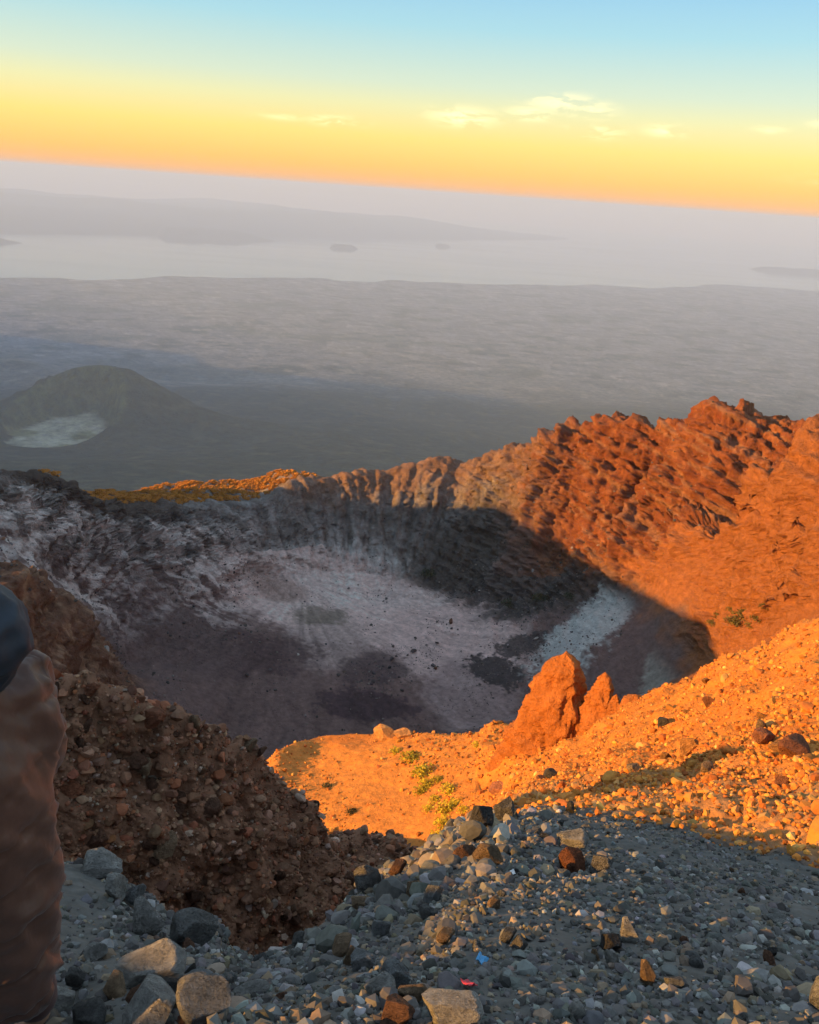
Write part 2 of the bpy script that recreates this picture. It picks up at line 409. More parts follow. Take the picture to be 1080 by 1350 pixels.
def spur_u(xy, th_):
    # across-the-spur coordinate: round the crater's middle on the far wall, oblique to the crest on the right-hand ridge
    return (1 - right_all) * th_ * 120 + right_all * (xy[:, 0] * .75 - xy[:, 1] * .66 + 334)
sp = np.stack([spur_u(flat, th.ravel()), rr.ravel() * .12, flat[:, 2] * .12], -1)[sel] + warp
right = right_all[sel]
g1 = fins(sp / 34, 1, 11); g2 = fins(sp / 15, 2, 23, .5); g3 = fins(sp / 5.5, 2, 37, .6)
big = (0.2 + .8 * right) * 17.0 * g1 + (.5 + .5 * right) * 9.5 * g2 + (.75 + .5 * right) * 3.4 * g3
big -= 8.5 * right + 5 * sstep(19, 23, AZG).ravel()[sel]
w = wall.ravel()[sel]
Gf = G.reshape(-1, 3).copy()
disp = np.zeros(len(Gf)); disp[sel] = big * w
Gf += N0.reshape(-1, 3) * disp[:, None]
# broken rock ledges on the right-hand ridge, the left wall and the buttress
N1 = box2(grid_normals(Gf.reshape(NR, NC, 3)), 4).reshape(-1, 3)
blk = seg_w([0, 0, 0, 0, 0, 0, 0, 0, .3, .5, .2, .5, .8, 1, .7, .5, 0]).ravel() * (sstep(2, 9, AZG).ravel() + .7 * (1 - sstep(-16, -9, AZG).ravel()) + .35)
blk = np.minimum(blk, 1) * (1 - (1 - sstep(9.0, 10.4, KF)) * sstep(-21, -17, AZG.ravel()))
fan = np.exp(-((AZG.ravel() - 16.5) / 3.6) ** 2) * sstep(12.0, 11.3, KF) * sstep(9, 10, KF)
blk *= 1 - .88 * fan
blk = np.where((KF < 9.5) & (AZG.ravel() < -17), blk * 1.5, blk)
blk = np.maximum(blk, .9 * sstep(18, 21, AZG.ravel()) * sstep(8.9, 9.8, KF) * (1 - sstep(15, 16, KF)))
selb = (blk > .02) & fineC.ravel() & (dd0 > 120)
q = Gf[selb]
dip = q[:, 2] + q[:, 0] * .35 + 3 * fbm(q / 20, 2, 73)
strata = np.clip(2.2 * noise3(np.stack([dip / 3.0, q[:, 0] / 30, q[:, 1] / 30], -1), 71), -1, 1)
bq = np.stack([q[:, 0] + 2 * noise3(q / 9, 81), q[:, 1] + 2 * noise3(q / 9, 82), dip * 1.3], -1)
brk = 1.1 * blocks(bq / 7.5, 83) + .8 * blocks(bq / 3.6, 85) + .5 * blocks(bq / 1.9, 87)
Gf[selb] += N1[selb] * (blk[selb] * (brk + 2.1 * strata + 1.2 * fins(q / np.array([10, 10, 7.]), 2, 91, .55, 1.8) + .9 * fins(q / 3.6, 2, 95, .6, 1.6)))[:, None]
# fractal roughness: each wavelength only where it is large enough to show and small next to the distance
rough = seg_w([.10, .13, .16, .30, .30, .18, .06, .10, .16, .14, .03, .06, .2, .27, .27, .25, .03]).ravel()
fanz = np.exp(-((AZG - 16.5) / 4.0) ** 2).ravel() * ((gk[:, None] * np.ones((1, NC))).ravel() > 8.8) * ((gk[:, None] * np.ones((1, NC))).ravel() < 11.8)
rough = rough * (1 - .5 * fanz)
rough = np.maximum(rough, .26 * sstep(18.5, 22, AZG.ravel()) * ((gk[:, None] * np.ones((1, NC))).ravel() > 9.3) * (dd0 > 120))
benchz = (np.abs((gk[:, None] * np.ones((1, NC))) - 6.4) < 1.4).ravel()
rough = np.where((KF > 3) & (KF < 7.3) & (AZG.ravel() > 6.5), np.maximum(rough, .24), rough)
dd = gd.ravel()
NB = grid_normals(Gf.reshape(NR, NC, 3)).reshape(-1, 3)
rel = Gf[:, :2] - C0
SPC = np.stack([spur_u(Gf, np.arctan2(rel[:, 0], rel[:, 1])), np.hypot(rel[:, 0], rel[:, 1]) * .8, Gf[:, 2] * .8], -1)
CO = np.where(((KF > 11.3) & (dd > 120))[:, None], SPC, Gf)
for i, lam in enumerate([24, 12, 6, 3, 1.5, .75, .38, .19, .095, .048, .024]):
    wt = sstep(.0014, .0040, lam / dd) * np.where(KF > 8, 1 - sstep(.012, .032, lam / dd), 1 - sstep(.05, .12, lam / dd))
    wt *= rough
    s = (wt > 1e-4) & fineC.ravel()
    if not s.any(): continue
    nz = noise3(CO[s] / lam + i * 7.3, 200 + i); nz = .45 * nz + .6 * (.5 - 2 * np.abs(noise3(CO[s] / (lam * 1.7) + i * 3.1, 300 + i)))
    Gf[s] += NB[s] * (nz * wt[s] * lam * 1.15)[:, None]
    s2 = ~fineC.ravel() & (wt > 1e-4) & (lam > 1)
    if s2.any(): Gf[s2, 2] += noise3(Gf[s2] / lam, 200 + i) * wt[s2] * lam
# jointed blocks in the ravine wall
sr = (KF > 3.02) & (KF < 4.25) & (AZG.ravel() < 6) & fineC.ravel()
q = Gf[sr]; NB2 = box2(grid_normals(Gf.reshape(NR, NC, 3)), 6).reshape(-1, 3)
Gf[sr] += NB2[sr] * (.10 * blocks(q / .42, 831) + .055 * blocks(q / .2, 833) + .16 * fins(q / np.array([.9, .9, 2.2]), 2, 835))[:, None]
G = Gf.reshape(NR, NC, 3)
NRM = grid_normals(G)
KK = gk[:, None] * np.ones((1, NC))

def find(px, py, kmin=0, kmax=16):
    """the terrain point that a photo pixel falls on"""
    r = ray(px, py); r = r / np.linalg.norm(r)
    g = G.reshape(-1, 3); L = np.linalg.norm(g, axis=1)
    c = (g @ r) / L
    ok = ((KK.ravel() >= kmin) & (KK.ravel() <= kmax))
    c = np.where(ok, c, -1); j = np.where(c > math.cos(math.radians(.22)))[0]
    if len(j) == 0: return g[np.argmax(c)]
    jn = j[np.argmin(L[j])]                              # nearest surface along that ray
    near = j[L[j] < L[jn] * 1.06 + .05]
    return g[near[np.argmax(c[near])]]

# ------------------------------------------------------------------ ground colours (albedo only)
P = G.reshape(-1, 3); kf = KK.ravel(); af = AZG.ravel()
def lerp(c, w, col): return c + (np.array(col) - c) * w[:, None]
c = np.tile(np.array([.105, .099, .091]), (len(P), 1))
big_n = fbm(P / np.maximum(1.2, dd * .06)[:, None], 4, 400)
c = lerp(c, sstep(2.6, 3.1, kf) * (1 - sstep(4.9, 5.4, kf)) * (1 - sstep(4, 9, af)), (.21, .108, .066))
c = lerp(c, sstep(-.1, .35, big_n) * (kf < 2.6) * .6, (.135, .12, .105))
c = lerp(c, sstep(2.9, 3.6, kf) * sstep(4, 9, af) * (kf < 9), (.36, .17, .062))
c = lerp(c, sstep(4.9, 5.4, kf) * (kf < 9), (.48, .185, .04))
c = lerp(c, sstep(.0, .45, fbm(P / 5, 4, 411)) * (kf > 5.5) * (kf < 8), (.38, .135, .03))
# crater
cr = kf > 8.2
n1 = fbm(P / np.array([26, 26, 26]), 4, 421); n2 = fbm(P / 9, 4, 431); n3 = fbm(P / 3.2, 3, 441); n4 = fbm(P / 1.4, 2, 443)
c = np.where(cr[:, None], np.array([.20, .135, .122]), c)
wl_ = sstep(11.6, 12.3, kf)
c = lerp(c, wl_, (.21, .18, .165))
thf = th.ravel()
streak = fbm(np.stack([thf * 120 / 5.5 + n1 * 2.5, rr.ravel() / 18, P[:, 2] / 9], -1), 4, 451)
streak2 = fbm(np.stack([thf * 120 / 9.0, rr.ravel() / 60, P[:, 2] / 30], -1), 3, 453)
right_w = sstep(5, 12, af)
# left pale wall, pale foot of the far wall, grey upper far wall
leftw = (1 - sstep(-13, -9, af)) * sstep(10.2, 11.0, kf) * (1 - sstep(13.25, 13.7, kf))
c = lerp(c, leftw * np.clip(sstep(-.2, .12, streak + .7 * n2 + .5 * n3) * .95, 0, 1), (.72, .615, .57))
c = lerp(c, leftw * sstep(.16, .36, streak2) * .6, (.19, .115, .09))
foot = np.exp(-((kf - 12.35) / .45) ** 2) * sstep(-12, -9, af) * (1 - sstep(0, 3, af))
c = lerp(c, foot * sstep(-.3, .1, streak) * .9, (.66, .64, .61))
mid = sstep(12.2, 12.8, kf) * (1 - leftw) * (1 - right_w)
c = lerp(c, mid * sstep(-.1, .35, streak + .4 * n3) * .7, (.36, .34, .33))
c = lerp(c, mid * sstep(.05, .3, streak2 + .4 * n2) * .6, (.13, .105, .095))
c = lerp(c, sstep(13.35, 13.75, kf + .3 * n2) * (1 - sstep(-18, -14, af)) * cr, (.105, .078, .066))
bt = (kf > 8.1) * (kf < 9.7) * (1 - sstep(-20, -17, af))
c = lerp(c, bt, (.19, .10, .066))
vst = fbm(np.stack([P[:, 0] / 2.2, P[:, 1] / 2.2, P[:, 2] / 12], -1), 4, 491)
c = lerp(c, bt * sstep(.0, .3, vst + .3 * n3), (.37, .235, .15))
c = lerp(c, bt * sstep(.1, .35, -vst), (.10, .052, .035))
c = lerp(c, sstep(13.2, 13.9, kf + .4 * n2) * sstep(-10, -6, af) * (1 - right_w) * (kf < 15.5) * .8, (.24, .125, .075))
# red right-hand ridge and fan
rw = right_w * cr * sstep(11.6, 12.2, kf)
c = lerp(c, rw, (.25, .082, .033))
c = lerp(c, rw * sstep(.0, .3, n2 + .5 * n3), (.33, .125, .052))
c = lerp(c, rw * sstep(.15, .4, fbm(P / 7, 3, 461)) * .7, (.22, .055, .025))
c = lerp(c, rw * sstep(.1, .3, noise3(np.stack([(P[:, 2] + P[:, 0] * .35) / 2.4, P[:, 0] / 40, P[:, 1] / 40], -1), 71)) * .4, (.36, .22, .15))
fw = sstep(8, 11, af + 3 * n1) * sstep(-170, -152, P[:, 2] + 22 * n1 + 12 * n2) * cr * (kf < 12.3)
c = lerp(c, fw, (.36, .14, .055))
c = lerp(c, fw * sstep(.05, .35, fbm(P / np.array([3, 14, 14]), 3, 471)) * .5, (.29, .10, .04))
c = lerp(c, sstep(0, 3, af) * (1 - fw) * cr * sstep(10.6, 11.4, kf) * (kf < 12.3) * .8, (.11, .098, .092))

def patch(px, py, ru, rv, ang, col, amt=1.0, edge=.35, nz=.5, kmin=8.3, kmax=13, zmax=0):
    """a stain of its own shape on the ground round the place seen at a pixel; ru, rv in metres, ang in degrees from +X"""
    global c
    o = find(px, py, kmin, kmax)
    v = P[:, :2] - o[:2]; a = math.radians(ang)
    u_ = (v[:, 0] * math.cos(a) + v[:, 1] * math.sin(a)) / ru; w_ = (-v[:, 0] * math.sin(a) + v[:, 1] * math.cos(a)) / rv
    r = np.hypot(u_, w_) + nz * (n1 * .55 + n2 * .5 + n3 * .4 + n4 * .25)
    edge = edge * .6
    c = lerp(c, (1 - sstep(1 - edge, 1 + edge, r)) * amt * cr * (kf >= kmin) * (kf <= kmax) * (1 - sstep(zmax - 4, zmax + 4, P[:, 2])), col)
# pale mud flat with its tongues
patch(460, 800, 62, 36, -8, (.74, .57, .52), 1, .3, .55, 8.3, 12.6)
patch(400, 775, 40, 16, 0, (.76, .61, .56), .9, .4, .5, 8.3, 12.5)
patch(600, 850, 34, 40, 20, (.66, .51, .47), .9, .4, .5)
patch(620, 920, 20, 30, 10, (.36, .28, .265), .9, .45, .5)
patch(430, 845, 20, 26, 0, (.44, .35, .32), .8, .5, .5)
patch(420, 812, 15, 10, 0, (.225, .195, .15), .75, .5, 1.3)
patch(365, 775, 16, 8, 0, (.33, .22, .18), .6, .5, .3)
patch(540, 790, 22, 12, 10, (.66, .55, .51), .7, .5, .5)
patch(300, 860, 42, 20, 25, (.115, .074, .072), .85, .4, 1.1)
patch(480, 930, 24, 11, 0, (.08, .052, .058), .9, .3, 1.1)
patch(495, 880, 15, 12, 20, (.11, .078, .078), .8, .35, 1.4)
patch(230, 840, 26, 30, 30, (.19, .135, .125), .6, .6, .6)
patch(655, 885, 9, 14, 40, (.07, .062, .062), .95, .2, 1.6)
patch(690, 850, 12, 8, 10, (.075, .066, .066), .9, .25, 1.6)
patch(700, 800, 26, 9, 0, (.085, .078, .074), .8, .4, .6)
patch(772, 828, 28, 16, 45, (.56, .57, .54), 1, .3, 1.0, zmax=-166)
patch(745, 850, 12, 9, 30, (.5, .51, .49), .9, .3, 1.2, zmax=-166)
patch(880, 880, 34, 9, 55, (.36, .34, .29), .9, .35, 1.3, zmax=-169)
patch(600, 735, 26, 14, 0, (.085, .072, .062), .8, .5, .6, 11.6, 13.4)
patch(560, 700, 40, 12, 0, (.10, .085, .075), .5, .6, .6, 12, 13.6)
apex = find(395, 757, 11, 13)
fa = np.arctan2(P[:, 0] - apex[0], apex[1] - P[:, 1]); fr_ = np.hypot(P[:, 0] - apex[0], P[:, 1] - apex[1])
flow = fbm(np.stack([fa * 16 + .6 * n1, fr_ / 55, 0 * fa], -1), 4, 485, .6)
floor_w = cr * (kf > 9) * (1 - sstep(11.9, 12.3, kf)) * (1 - sstep(9, 13, af)) * sstep(4, 18, fr_)
c *= (1 + .55 * flow * floor_w)[:, None]
rill = np.abs(fbm(np.stack([fa * 9 + 1.5 * n1, fr_ / 70, 0 * fa + 3], -1), 3, 487))
c *= (1 - .22 * floor_w * (1 - sstep(.0, .05, rill)))[:, None]
fine_n = np.where(cr, fbm(P / 1.3, 3, 481), fbm(P / np.maximum(.15, dd * .01)[:, None], 2, 482))
c *= (1 + .28 * fine_n)[:, None]
c *= np.where(cr, 1 + .2 * fbm(np.stack([P[:, 0] * .7 + P[:, 1] * .3, P[:, 1] * .12, P[:, 2] * .3], -1) / 2.2, 3, 483), 1)[:, None]
c = np.clip(c, .02, .75)

PIECES = [('foreground_slope', 0, 3, mat_attr('grey_scree', ((18, .7), (70, .6)), (.7, 1.25), 9, dist=.03)),
          ('ravine_ridge', 3, 5, mat_attr('brown_breccia', ((7, .8), (28, .7)), (.6, 1.35), 5, dist=.09)),
          ('gravel_bench', 5, 8, mat_attr('ochre_gravel', ((2.2, .7), (9, .8)), (.75, 1.25), 1.6, dist=.2)),
          ('crater_ground', 8, 16, mat_attr('crater_rock', ((.5, .5), (1.6, .9)), (.72, 1.28), .4, dist=.9))]
LBL = {'foreground_slope': 'dark grey loose scree slope falling away underfoot in the shade',
       'ravine_ridge': 'brown stony ravine wall studded with rocks behind the grey slope',
       'gravel_bench': 'sunlit ochre gravel bench and slope above the crater',
       'crater_ground': 'volcanic crater with pale mud floor, grey walls and red ridge'}
for nm, k0, k1, m in PIECES:
    r0 = int(np.searchsorted(gk, k0)); r1 = int(np.searchsorted(gk, k1))
    nr = r1 - r0 + 1
    idx = np.arange(nr * NC).reshape(nr, NC)
    a_ = idx[:-1]; b_ = np.roll(idx, -1, 1)[:-1]; d_ = idx[1:]; e_ = np.roll(idx, -1, 1)[1:]
    f = np.stack([a_, d_, e_, b_], -1).reshape(-1, 4)[:, ::-1]
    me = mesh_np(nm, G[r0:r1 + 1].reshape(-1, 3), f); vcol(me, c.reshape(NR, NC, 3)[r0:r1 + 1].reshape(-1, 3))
    tag(link(nm, me, m), LBL[nm], None, None, 'structure')

# ------------------------------------------------------------------ the land far below, the sea and the islands
SEA = -3300.0
def far_grid(az0, az1, naz, ds):
    az = np.radians(np.linspace(az0, az1, naz)); d, a = np.meshgrid(ds, az, indexing='ij')
    return d, a, d * np.sin(a), d * np.cos(a)
def grid_faces(nr, nc):
    i = np.arange(nr * nc).reshape(nr, nc)
    return np.stack([i[:-1, :-1], i[:-1, 1:], i[1:, 1:], i[1:, :-1]], -1).reshape(-1, 4)

ds = np.concatenate([np.geomspace(500, 5200, 30)[:-1], np.geomspace(5200, 15000, 230)[:-1], np.geomspace(15000, 72000, 120)])
azs = np.concatenate([np.arange(-179, -36, 3.0), np.arange(-34, 34, .24), np.arange(35, 180, 3.0)])
d, a = np.meshgrid(ds, np.radians(azs), indexing='ij')
X, Y = d * np.sin(a), d * np.cos(a)
coast_d = np.interp(np.degrees(a), [-40, -25, -12, 0, 12, 23, 40], [27500, 28500, 31300, 33800, 38500, 47000, 60000])
de = np.where(d > 12000, 12000 + (d - 12000) * (33800 - 12000) / (coast_d - 12000), d)
base = np.interp(de, [400, 700, 3000, 5200, 6500, 8000, 10000, 14000, 20000, 30000, 36000, 60000],
                 [-330, -480, -1350, -1800, -1990, -2250, -2560, -2900, -3130, -3262, -3303, -3460])
Zf = base.copy()
q = np.stack([X, Y, 0 * X], -1).reshape(-1, 3)
coast = fbm(q / 4200, 4, 601).reshape(X.shape)
Zf += sstep(24000, 32000, de) * coast * 22
Zf += (fbm(q / 2600, 4, 611).reshape(X.shape)) * 190 * sstep(3500, 7000, d) * (1 - sstep(11000, 19000, d))
Zf += (fbm(q / 420, 3, 613).reshape(X.shape)) * 26 * (1 - sstep(9000, 16000, d))
Zf += fbm(q / 3000, 3, 617).reshape(X.shape) * 20 * sstep(15000, 18000, d) * (1 - sstep(27000, 31000, de))
# the small green crater on the plateau: a horseshoe cone with a grassy flat inside
o = at(78, 556, z=-2230); CX, CY = o[0], o[1]
def bump_(x0, y0, sx, sy, ang, h):
    A = math.radians(ang); u = (X - x0) * math.cos(A) + (Y - y0) * math.sin(A); v = -(X - x0) * math.sin(A) + (Y - y0) * math.cos(A)
    return h * np.exp(-(u / sx) ** 2 - (v / sy) ** 2)
ang_c = np.arctan2(X - CX, Y - CY); rc = np.hypot((X - CX) / 1.0, (Y - CY) / 1.25)
rimh = 430 * (.5 + .5 * np.cos(ang_c - math.radians(15))) ** 1.3 - 6
rimh = rimh * (1 + .12 * fbm(np.stack([ang_c * 2, rc * 0, rc * 0], -1).reshape(-1, 3), 3, 621).reshape(X.shape))
ringR = 580
prof = np.where(rc < ringR, sstep(420, ringR, rc) ** 1.1, np.exp(-((rc - ringR) / 620) ** 1.25))
near_c = 1 - sstep(440, 520, rc)
base_c = np.interp(np.hypot(CX, CY), [5200, 6500, 8000, 10000], [-1800, -1990, -2250, -2560]) 
inside = 1 - sstep(430, 1500, rc)
Zf = Zf * (1 - inside) + inside * (base_c + .35 * (Zf - base_c)) * 1.0
Zf = Zf + rimh * prof * (1 + .22 * sstep(ringR, ringR + 200, rc) * fins(np.stack([ang_c * 5, rc / 900, 0 * rc], -1).reshape(-1, 3), 2, 625).reshape(X.shape))
Zf = np.where(rc < 530, Zf * (1 - near_c) + near_c * (base_c - 12), Zf)
o2 = at(250, 560, z=-2330); Zf += bump_(o2[0] - 300, o2[1], 1700, 420, -18, 150)
o3 = at(-10, 470, z=-2500); Zf += bump_(o3[0] - 500, o3[1] + 300, 1900, 900, 0, 330)
# range to the left, outside the view, whose shadow lies across the plain
rq = np.full(X.shape, -1e9)
for (xa, ya, za), (xb, yb, zb) in zip(RANGE[:-1], RANGE[1:]):
    ux, uy = xb - xa, yb - ya; L2 = ux * ux + uy * uy
    tt = np.clip(((X - xa) * ux + (Y - ya) * uy) / L2, 0, 1)
    rq = np.maximum(rq, za + (zb - za) * tt - .95 * np.hypot(X - xa - ux * tt, Y - ya - uy * tt))
Zf = np.maximum(Zf, rq + 120 * fbm(q / 1500, 3, 623).reshape(X.shape))
# colours
forest = np.array([.035, .052, .032]); fields = np.array([.205, .22, .225])
pf = np.stack([X, Y, 0 * X], -1).reshape(-1, 3)
fm = sstep(11500, 15500, d + 2600 * fbm(pf / 3000, 4, 631).reshape(X.shape) - 1500 * np.sin(a) * 2).reshape(-1)
cf = np.tile(forest, (len(pf), 1)); cf = lerp(cf, fm, fields)
cf = lerp(cf, fm * sstep(.0, .3, fbm(pf / 900, 4, 641)) * .8, (.045, .065, .045))
cf = lerp(cf, fm * sstep(.05, .3, fbm(pf / 350, 3, 645)) * .7, (.32, .32, .29))
cf = lerp(cf, (1 - fm) * sstep(.0, .4, fbm(pf / 700, 4, 651)) * .7, (.065, .075, .04))
rcf = rc.reshape(-1)
cf = lerp(cf, (1 - sstep(360, 460, rcf + 160 * fbm(pf / 200, 3, 655))) * 1.0, (.58, .59, .45))
cf = lerp(cf, sstep(420, 460, rcf + 80 * fbm(pf / 150, 3, 659)) * (1 - sstep(560, 640, rcf + 80 * fbm(pf / 150, 3, 660))) * sstep(-.3, .2, np.cos(ang_c - math.radians(15)).reshape(-1)) * .8, (.15, .18, .075))
for px, py, s1, s2 in ((110, 577, 130, 40), (90, 590, 90, 25), (30, 572, 150, 40)):
    oo = at(px, py, z=base_c - 20); u = (pf[:, 0] - oo[0]) / s1; v = (pf[:, 1] - oo[1]) / (s2 * 3.2)
    cf = lerp(cf, 1 - sstep(.7, 1.1, np.hypot(u, v) + .5 * fbm(pf / 120, 3, 657)), (.3, .32, .17))
cf = lerp(cf, (1 - fm) * sstep(.05, .3, fbm(pf / 260, 3, 663)) * .6, (.09, .1, .05))
cf = lerp(cf, fm * sstep(.1, .35, fbm(pf / 2600, 4, 665)) * .6, (.06, .085, .06))
cf *= (1 + .6 * fbm(pf / 120, 3, 661))[:, None]
me = mesh_np('lowland', np.stack([X, Y, Zf], -1).reshape(-1, 3), grid_faces(*X.shape)[:, ::-1])
vcol(me, np.clip(cf, .015, .6))
def lowland_mat():
    m = mat_attr('lowland_fields', ((.012, .6), (.05, .6)), (.5, 1.5), .012, dist=9)
    nt = m.node_tree; N, Lk = nt.nodes, nt.links
    b = N['Principled BSDF']
    # pale roofs of villages: sparse bright cells on the open plain
    tc = N.new('ShaderNodeTexCoord')
    v = N.new('ShaderNodeTexVoronoi'); v.inputs['Scale'].default_value = .012; Lk.new(tc.outputs['Object'], v.inputs['Vector'])
    m1 = N.new('ShaderNodeMapRange'); m1.inputs['From Min'].default_value = .16; m1.inputs['From Max'].default_value = .1; Lk.new(v.outputs['Distance'], m1.inputs['Value'])
    n = N.new('ShaderNodeTexNoise'); n.inputs['Scale'].default_value = .0007; n.inputs['Detail'].default_value = 5; Lk.new(tc.outputs['Object'], n.inputs['Vector'])
    m2 = N.new('ShaderNodeMapRange'); m2.inputs['From Min'].default_value = .52; m2.inputs['From Max'].default_value = .62; Lk.new(n.outputs[0], m2.inputs['Value'])
    mul = N.new('ShaderNodeMath'); mul.operation = 'MULTIPLY'; Lk.new(m1.outputs[0], mul.inputs[0]); Lk.new(m2.outputs[0], mul.inputs[1])
    cam_ = N.new('ShaderNodeVectorMath'); cam_.operation = 'LENGTH'; Lk.new(tc.outputs['Object'], cam_.inputs[0])
    m3 = N.new('ShaderNodeMapRange'); m3.inputs['From Min'].default_value = 14500; m3.inputs['From Max'].default_value = 17000; Lk.new(cam_.outputs['Value'], m3.inputs['Value'])
    mul2 = N.new('ShaderNodeMath'); mul2.operation = 'MULTIPLY'; Lk.new(mul.outputs[0], mul2.inputs[0]); Lk.new(m3.outputs[0], mul2.inputs[1])
    old = b.inputs['Base Color'].links[0].from_socket
    # patchwork of fields, told apart by their cells
    fv = N.new('ShaderNodeTexVoronoi'); fv.inputs['Scale'].default_value = .0032; Lk.new(tc.outputs['Object'], fv.inputs['Vector'])
    fs = N.new('ShaderNodeSeparateColor'); Lk.new(fv.outputs['Color'], fs.inputs[0])
    fr = N.new('ShaderNodeMapRange'); fr.inputs['To Min'].default_value = .72; fr.inputs['To Max'].default_value = 1.32; Lk.new(fs.outputs[0], fr.inputs['Value'])
    fmx = N.new('ShaderNodeMix'); fmx.data_type = 'FLOAT'; Lk.new(m3.outputs[0], fmx.inputs['Factor']); fmx.inputs['A'].default_value = 1; Lk.new(fr.outputs[0], fmx.inputs['B'])
    fsc = N.new('ShaderNodeVectorMath'); fsc.operation = 'SCALE'; Lk.new(old, fsc.inputs[0]); Lk.new(fmx.outputs[0], fsc.inputs['Scale']); old = fsc.outputs[0]
    mx = N.new('ShaderNodeMix'); mx.data_type = 'RGBA'; Lk.new(mul2.outputs[0], mx.inputs['Factor']); Lk.new(old, mx.inputs['A']); mx.inputs['B'].default_value = (.62, .58, .52, 1)
    Lk.new(mx.outputs['Result'], b.inputs['Base Color'])
    return m
tag(link('lowland', me, lowland_mat()), 'forested plateau and hazy farmed plain far below the volcano', None, None, 'structure')

sd = np.concatenate([[15000, 22000], np.geomspace(26000, 125000, 60)]); dd2, aa2, X2, Y2 = far_grid(-60, 60, 90, sd)
me = mesh_np('sea', np.stack([X2, Y2, np.full_like(X2, SEA)], -1).reshape(-1, 3), grid_faces(*X2.shape)[:, ::-1])
def sea_mat():
    m = bpy.data.materials.new('sea_water'); m.use_nodes = True; N, Lk = m.node_tree.nodes, m.node_tree.links
    b = N['Principled BSDF']; b.inputs['Base Color'].default_value = (.05, .075, .09, 1); b.inputs['IOR'].default_value = 1.33
    tc = N.new('ShaderNodeTexCoord'); mp = N.new('ShaderNodeMapping'); mp.inputs['Scale'].default_value = (.00012, .0004, 1); Lk.new(tc.outputs['Object'], mp.inputs[0])
    n = N.new('ShaderNodeTexNoise'); n.inputs['Scale'].default_value = 1; n.inputs['Detail'].default_value = 6; Lk.new(mp.outputs[0], n.inputs['Vector'])
    r = N.new('ShaderNodeMapRange'); r.inputs['From Min'].default_value = .35; r.inputs['From Max'].default_value = .65; r.inputs['To Min'].default_value = .04; r.inputs['To Max'].default_value = .16
    Lk.new(n.outputs[0], r.inputs['Value']); Lk.new(r.outputs[0], b.inputs['Roughness'])
    bn = N.new('ShaderNodeTexNoise'); bn.inputs['Scale'].default_value = .02; Lk.new(tc.outputs['Object'], bn.inputs['Vector'])
    bp = N.new('ShaderNodeBump'); bp.inputs['Strength'].default_value = .04; bp.inputs['Distance'].default_value = 4; Lk.new(bn.outputs[0], bp.inputs['Height']); Lk.new(bp.outputs[0], b.inputs['Normal'])
    return m
tag(link('sea', me, sea_mat()), 'pale strait reflecting the dawn sky beyond the plain', None, None, 'structure')

isl_mat = mat_attr('island_scrub', ((.004, .6),), (.7, 1.3), .002, dist=60, colour=(.04, .045, .042))
def island(name, label, px0, px1, pyb, depth, h, seed, taper=1.0, ny=40):
    """hills standing in the sea between two seen points of their near shore"""
    p0, p1 = at(px0, pyb[0], z=SEA), at(px1, pyb[1], z=SEA)
    ax = p1[:2] - p0[:2]; L = np.linalg.norm(ax); ax /= L; nx = np.array([-ax[1], ax[0]])
    if nx[1] < 0: nx = -nx
    n = int(np.clip(px1 - px0, 24, 300)); u = np.linspace(0, 1, n); v = np.linspace(0, 1, ny)
    V, U = np.meshgrid(v, u, indexing='ij')
    x = p0[0] + ax[0] * U * L + nx[0] * V * depth; y = p0[1] + ax[1] * U * L + nx[1] * V * depth
    q = np.stack([x, y, 0 * x], -1).reshape(-1, 3)
    env = (sstep(0, .12, U) * (1 - sstep(.62 if taper else .85, 1, U)) * sstep(0, .3, V) * (1 - sstep(.75, 1, V)))
    hh = env * h * (.55 + .9 * ridged(q / (depth * .55), 4, seed).reshape(x.shape)) - 40 + 90 * env ** .5 * (1 + fbm(q / 3500, 4, seed + 3).reshape(x.shape))
    me = mesh_np(name, np.stack([x, y, SEA + hh], -1).reshape(-1, 3), grid_faces(*x.shape))
    return tag(link(name, me, isl_mat), label, None, None, 'structure')
island('island', 'long hilly island along the far side of the strait', -220, 840, (308, 320), 42000, 950, 701, 1.0, 70)
island('island', 'low wooded islet near the tip of the hilly island', 432, 470, (327, 330), 1500, 130, 711, 1, 16)
island('island', 'tiny islet alone in open water off the long island', 578, 598, (325.5, 326.5), 900, 110, 721, 1, 12)
island('island', 'flat headland with low shore at the edge of the strait', -120, 48, (321, 322), 2500, 150, 731, 1, 16)
island('island', 'dark low spit of land beside the hazy open sea', 1000, 1250, (358, 374), 2600, 170, 741, 0, 16)
island('island', 'narrow cape in front of the long hilly island', 205, 378, (313, 321), 5000, 300, 751, 1, 20)

# ------------------------------------------------------------------ the air
def haze():
    x0, x1, y0, y1, z0, z1 = -75000, 75000, -30000, 130000, SEA - 160, 130
    v = np.array([(x, y, z) for z in (z0, z1) for y in (y0, y1) for x in (x0, x1)], float)
    f = np.array([(0, 2, 3, 1), (4, 5, 7, 6), (0, 1, 5, 4), (2, 6, 7, 3), (0, 4, 6, 2), (1, 3, 7, 5)])
    m = bpy.data.materials.new('haze_air'); m.use_nodes = True; N, Lk = m.node_tree.nodes, m.node_tree.links
    N.remove(N['Principled BSDF'])
    vol = N.new('ShaderNodeVolumePrincipled'); vol.inputs['Color'].default_value = (*HAZE_C, 1); vol.inputs['Density'].default_value = HAZE_D
    vol.inputs['Anisotropy'].default_value = 0.0
    Lk.new(vol.outputs[0], N['Material Output'].inputs['Volume'])
    me = mesh_np('haze', v, f, False)
    tag(link('haze', me, m), 'thin morning haze filling the air over plain and sea', None, None, 'stuff')

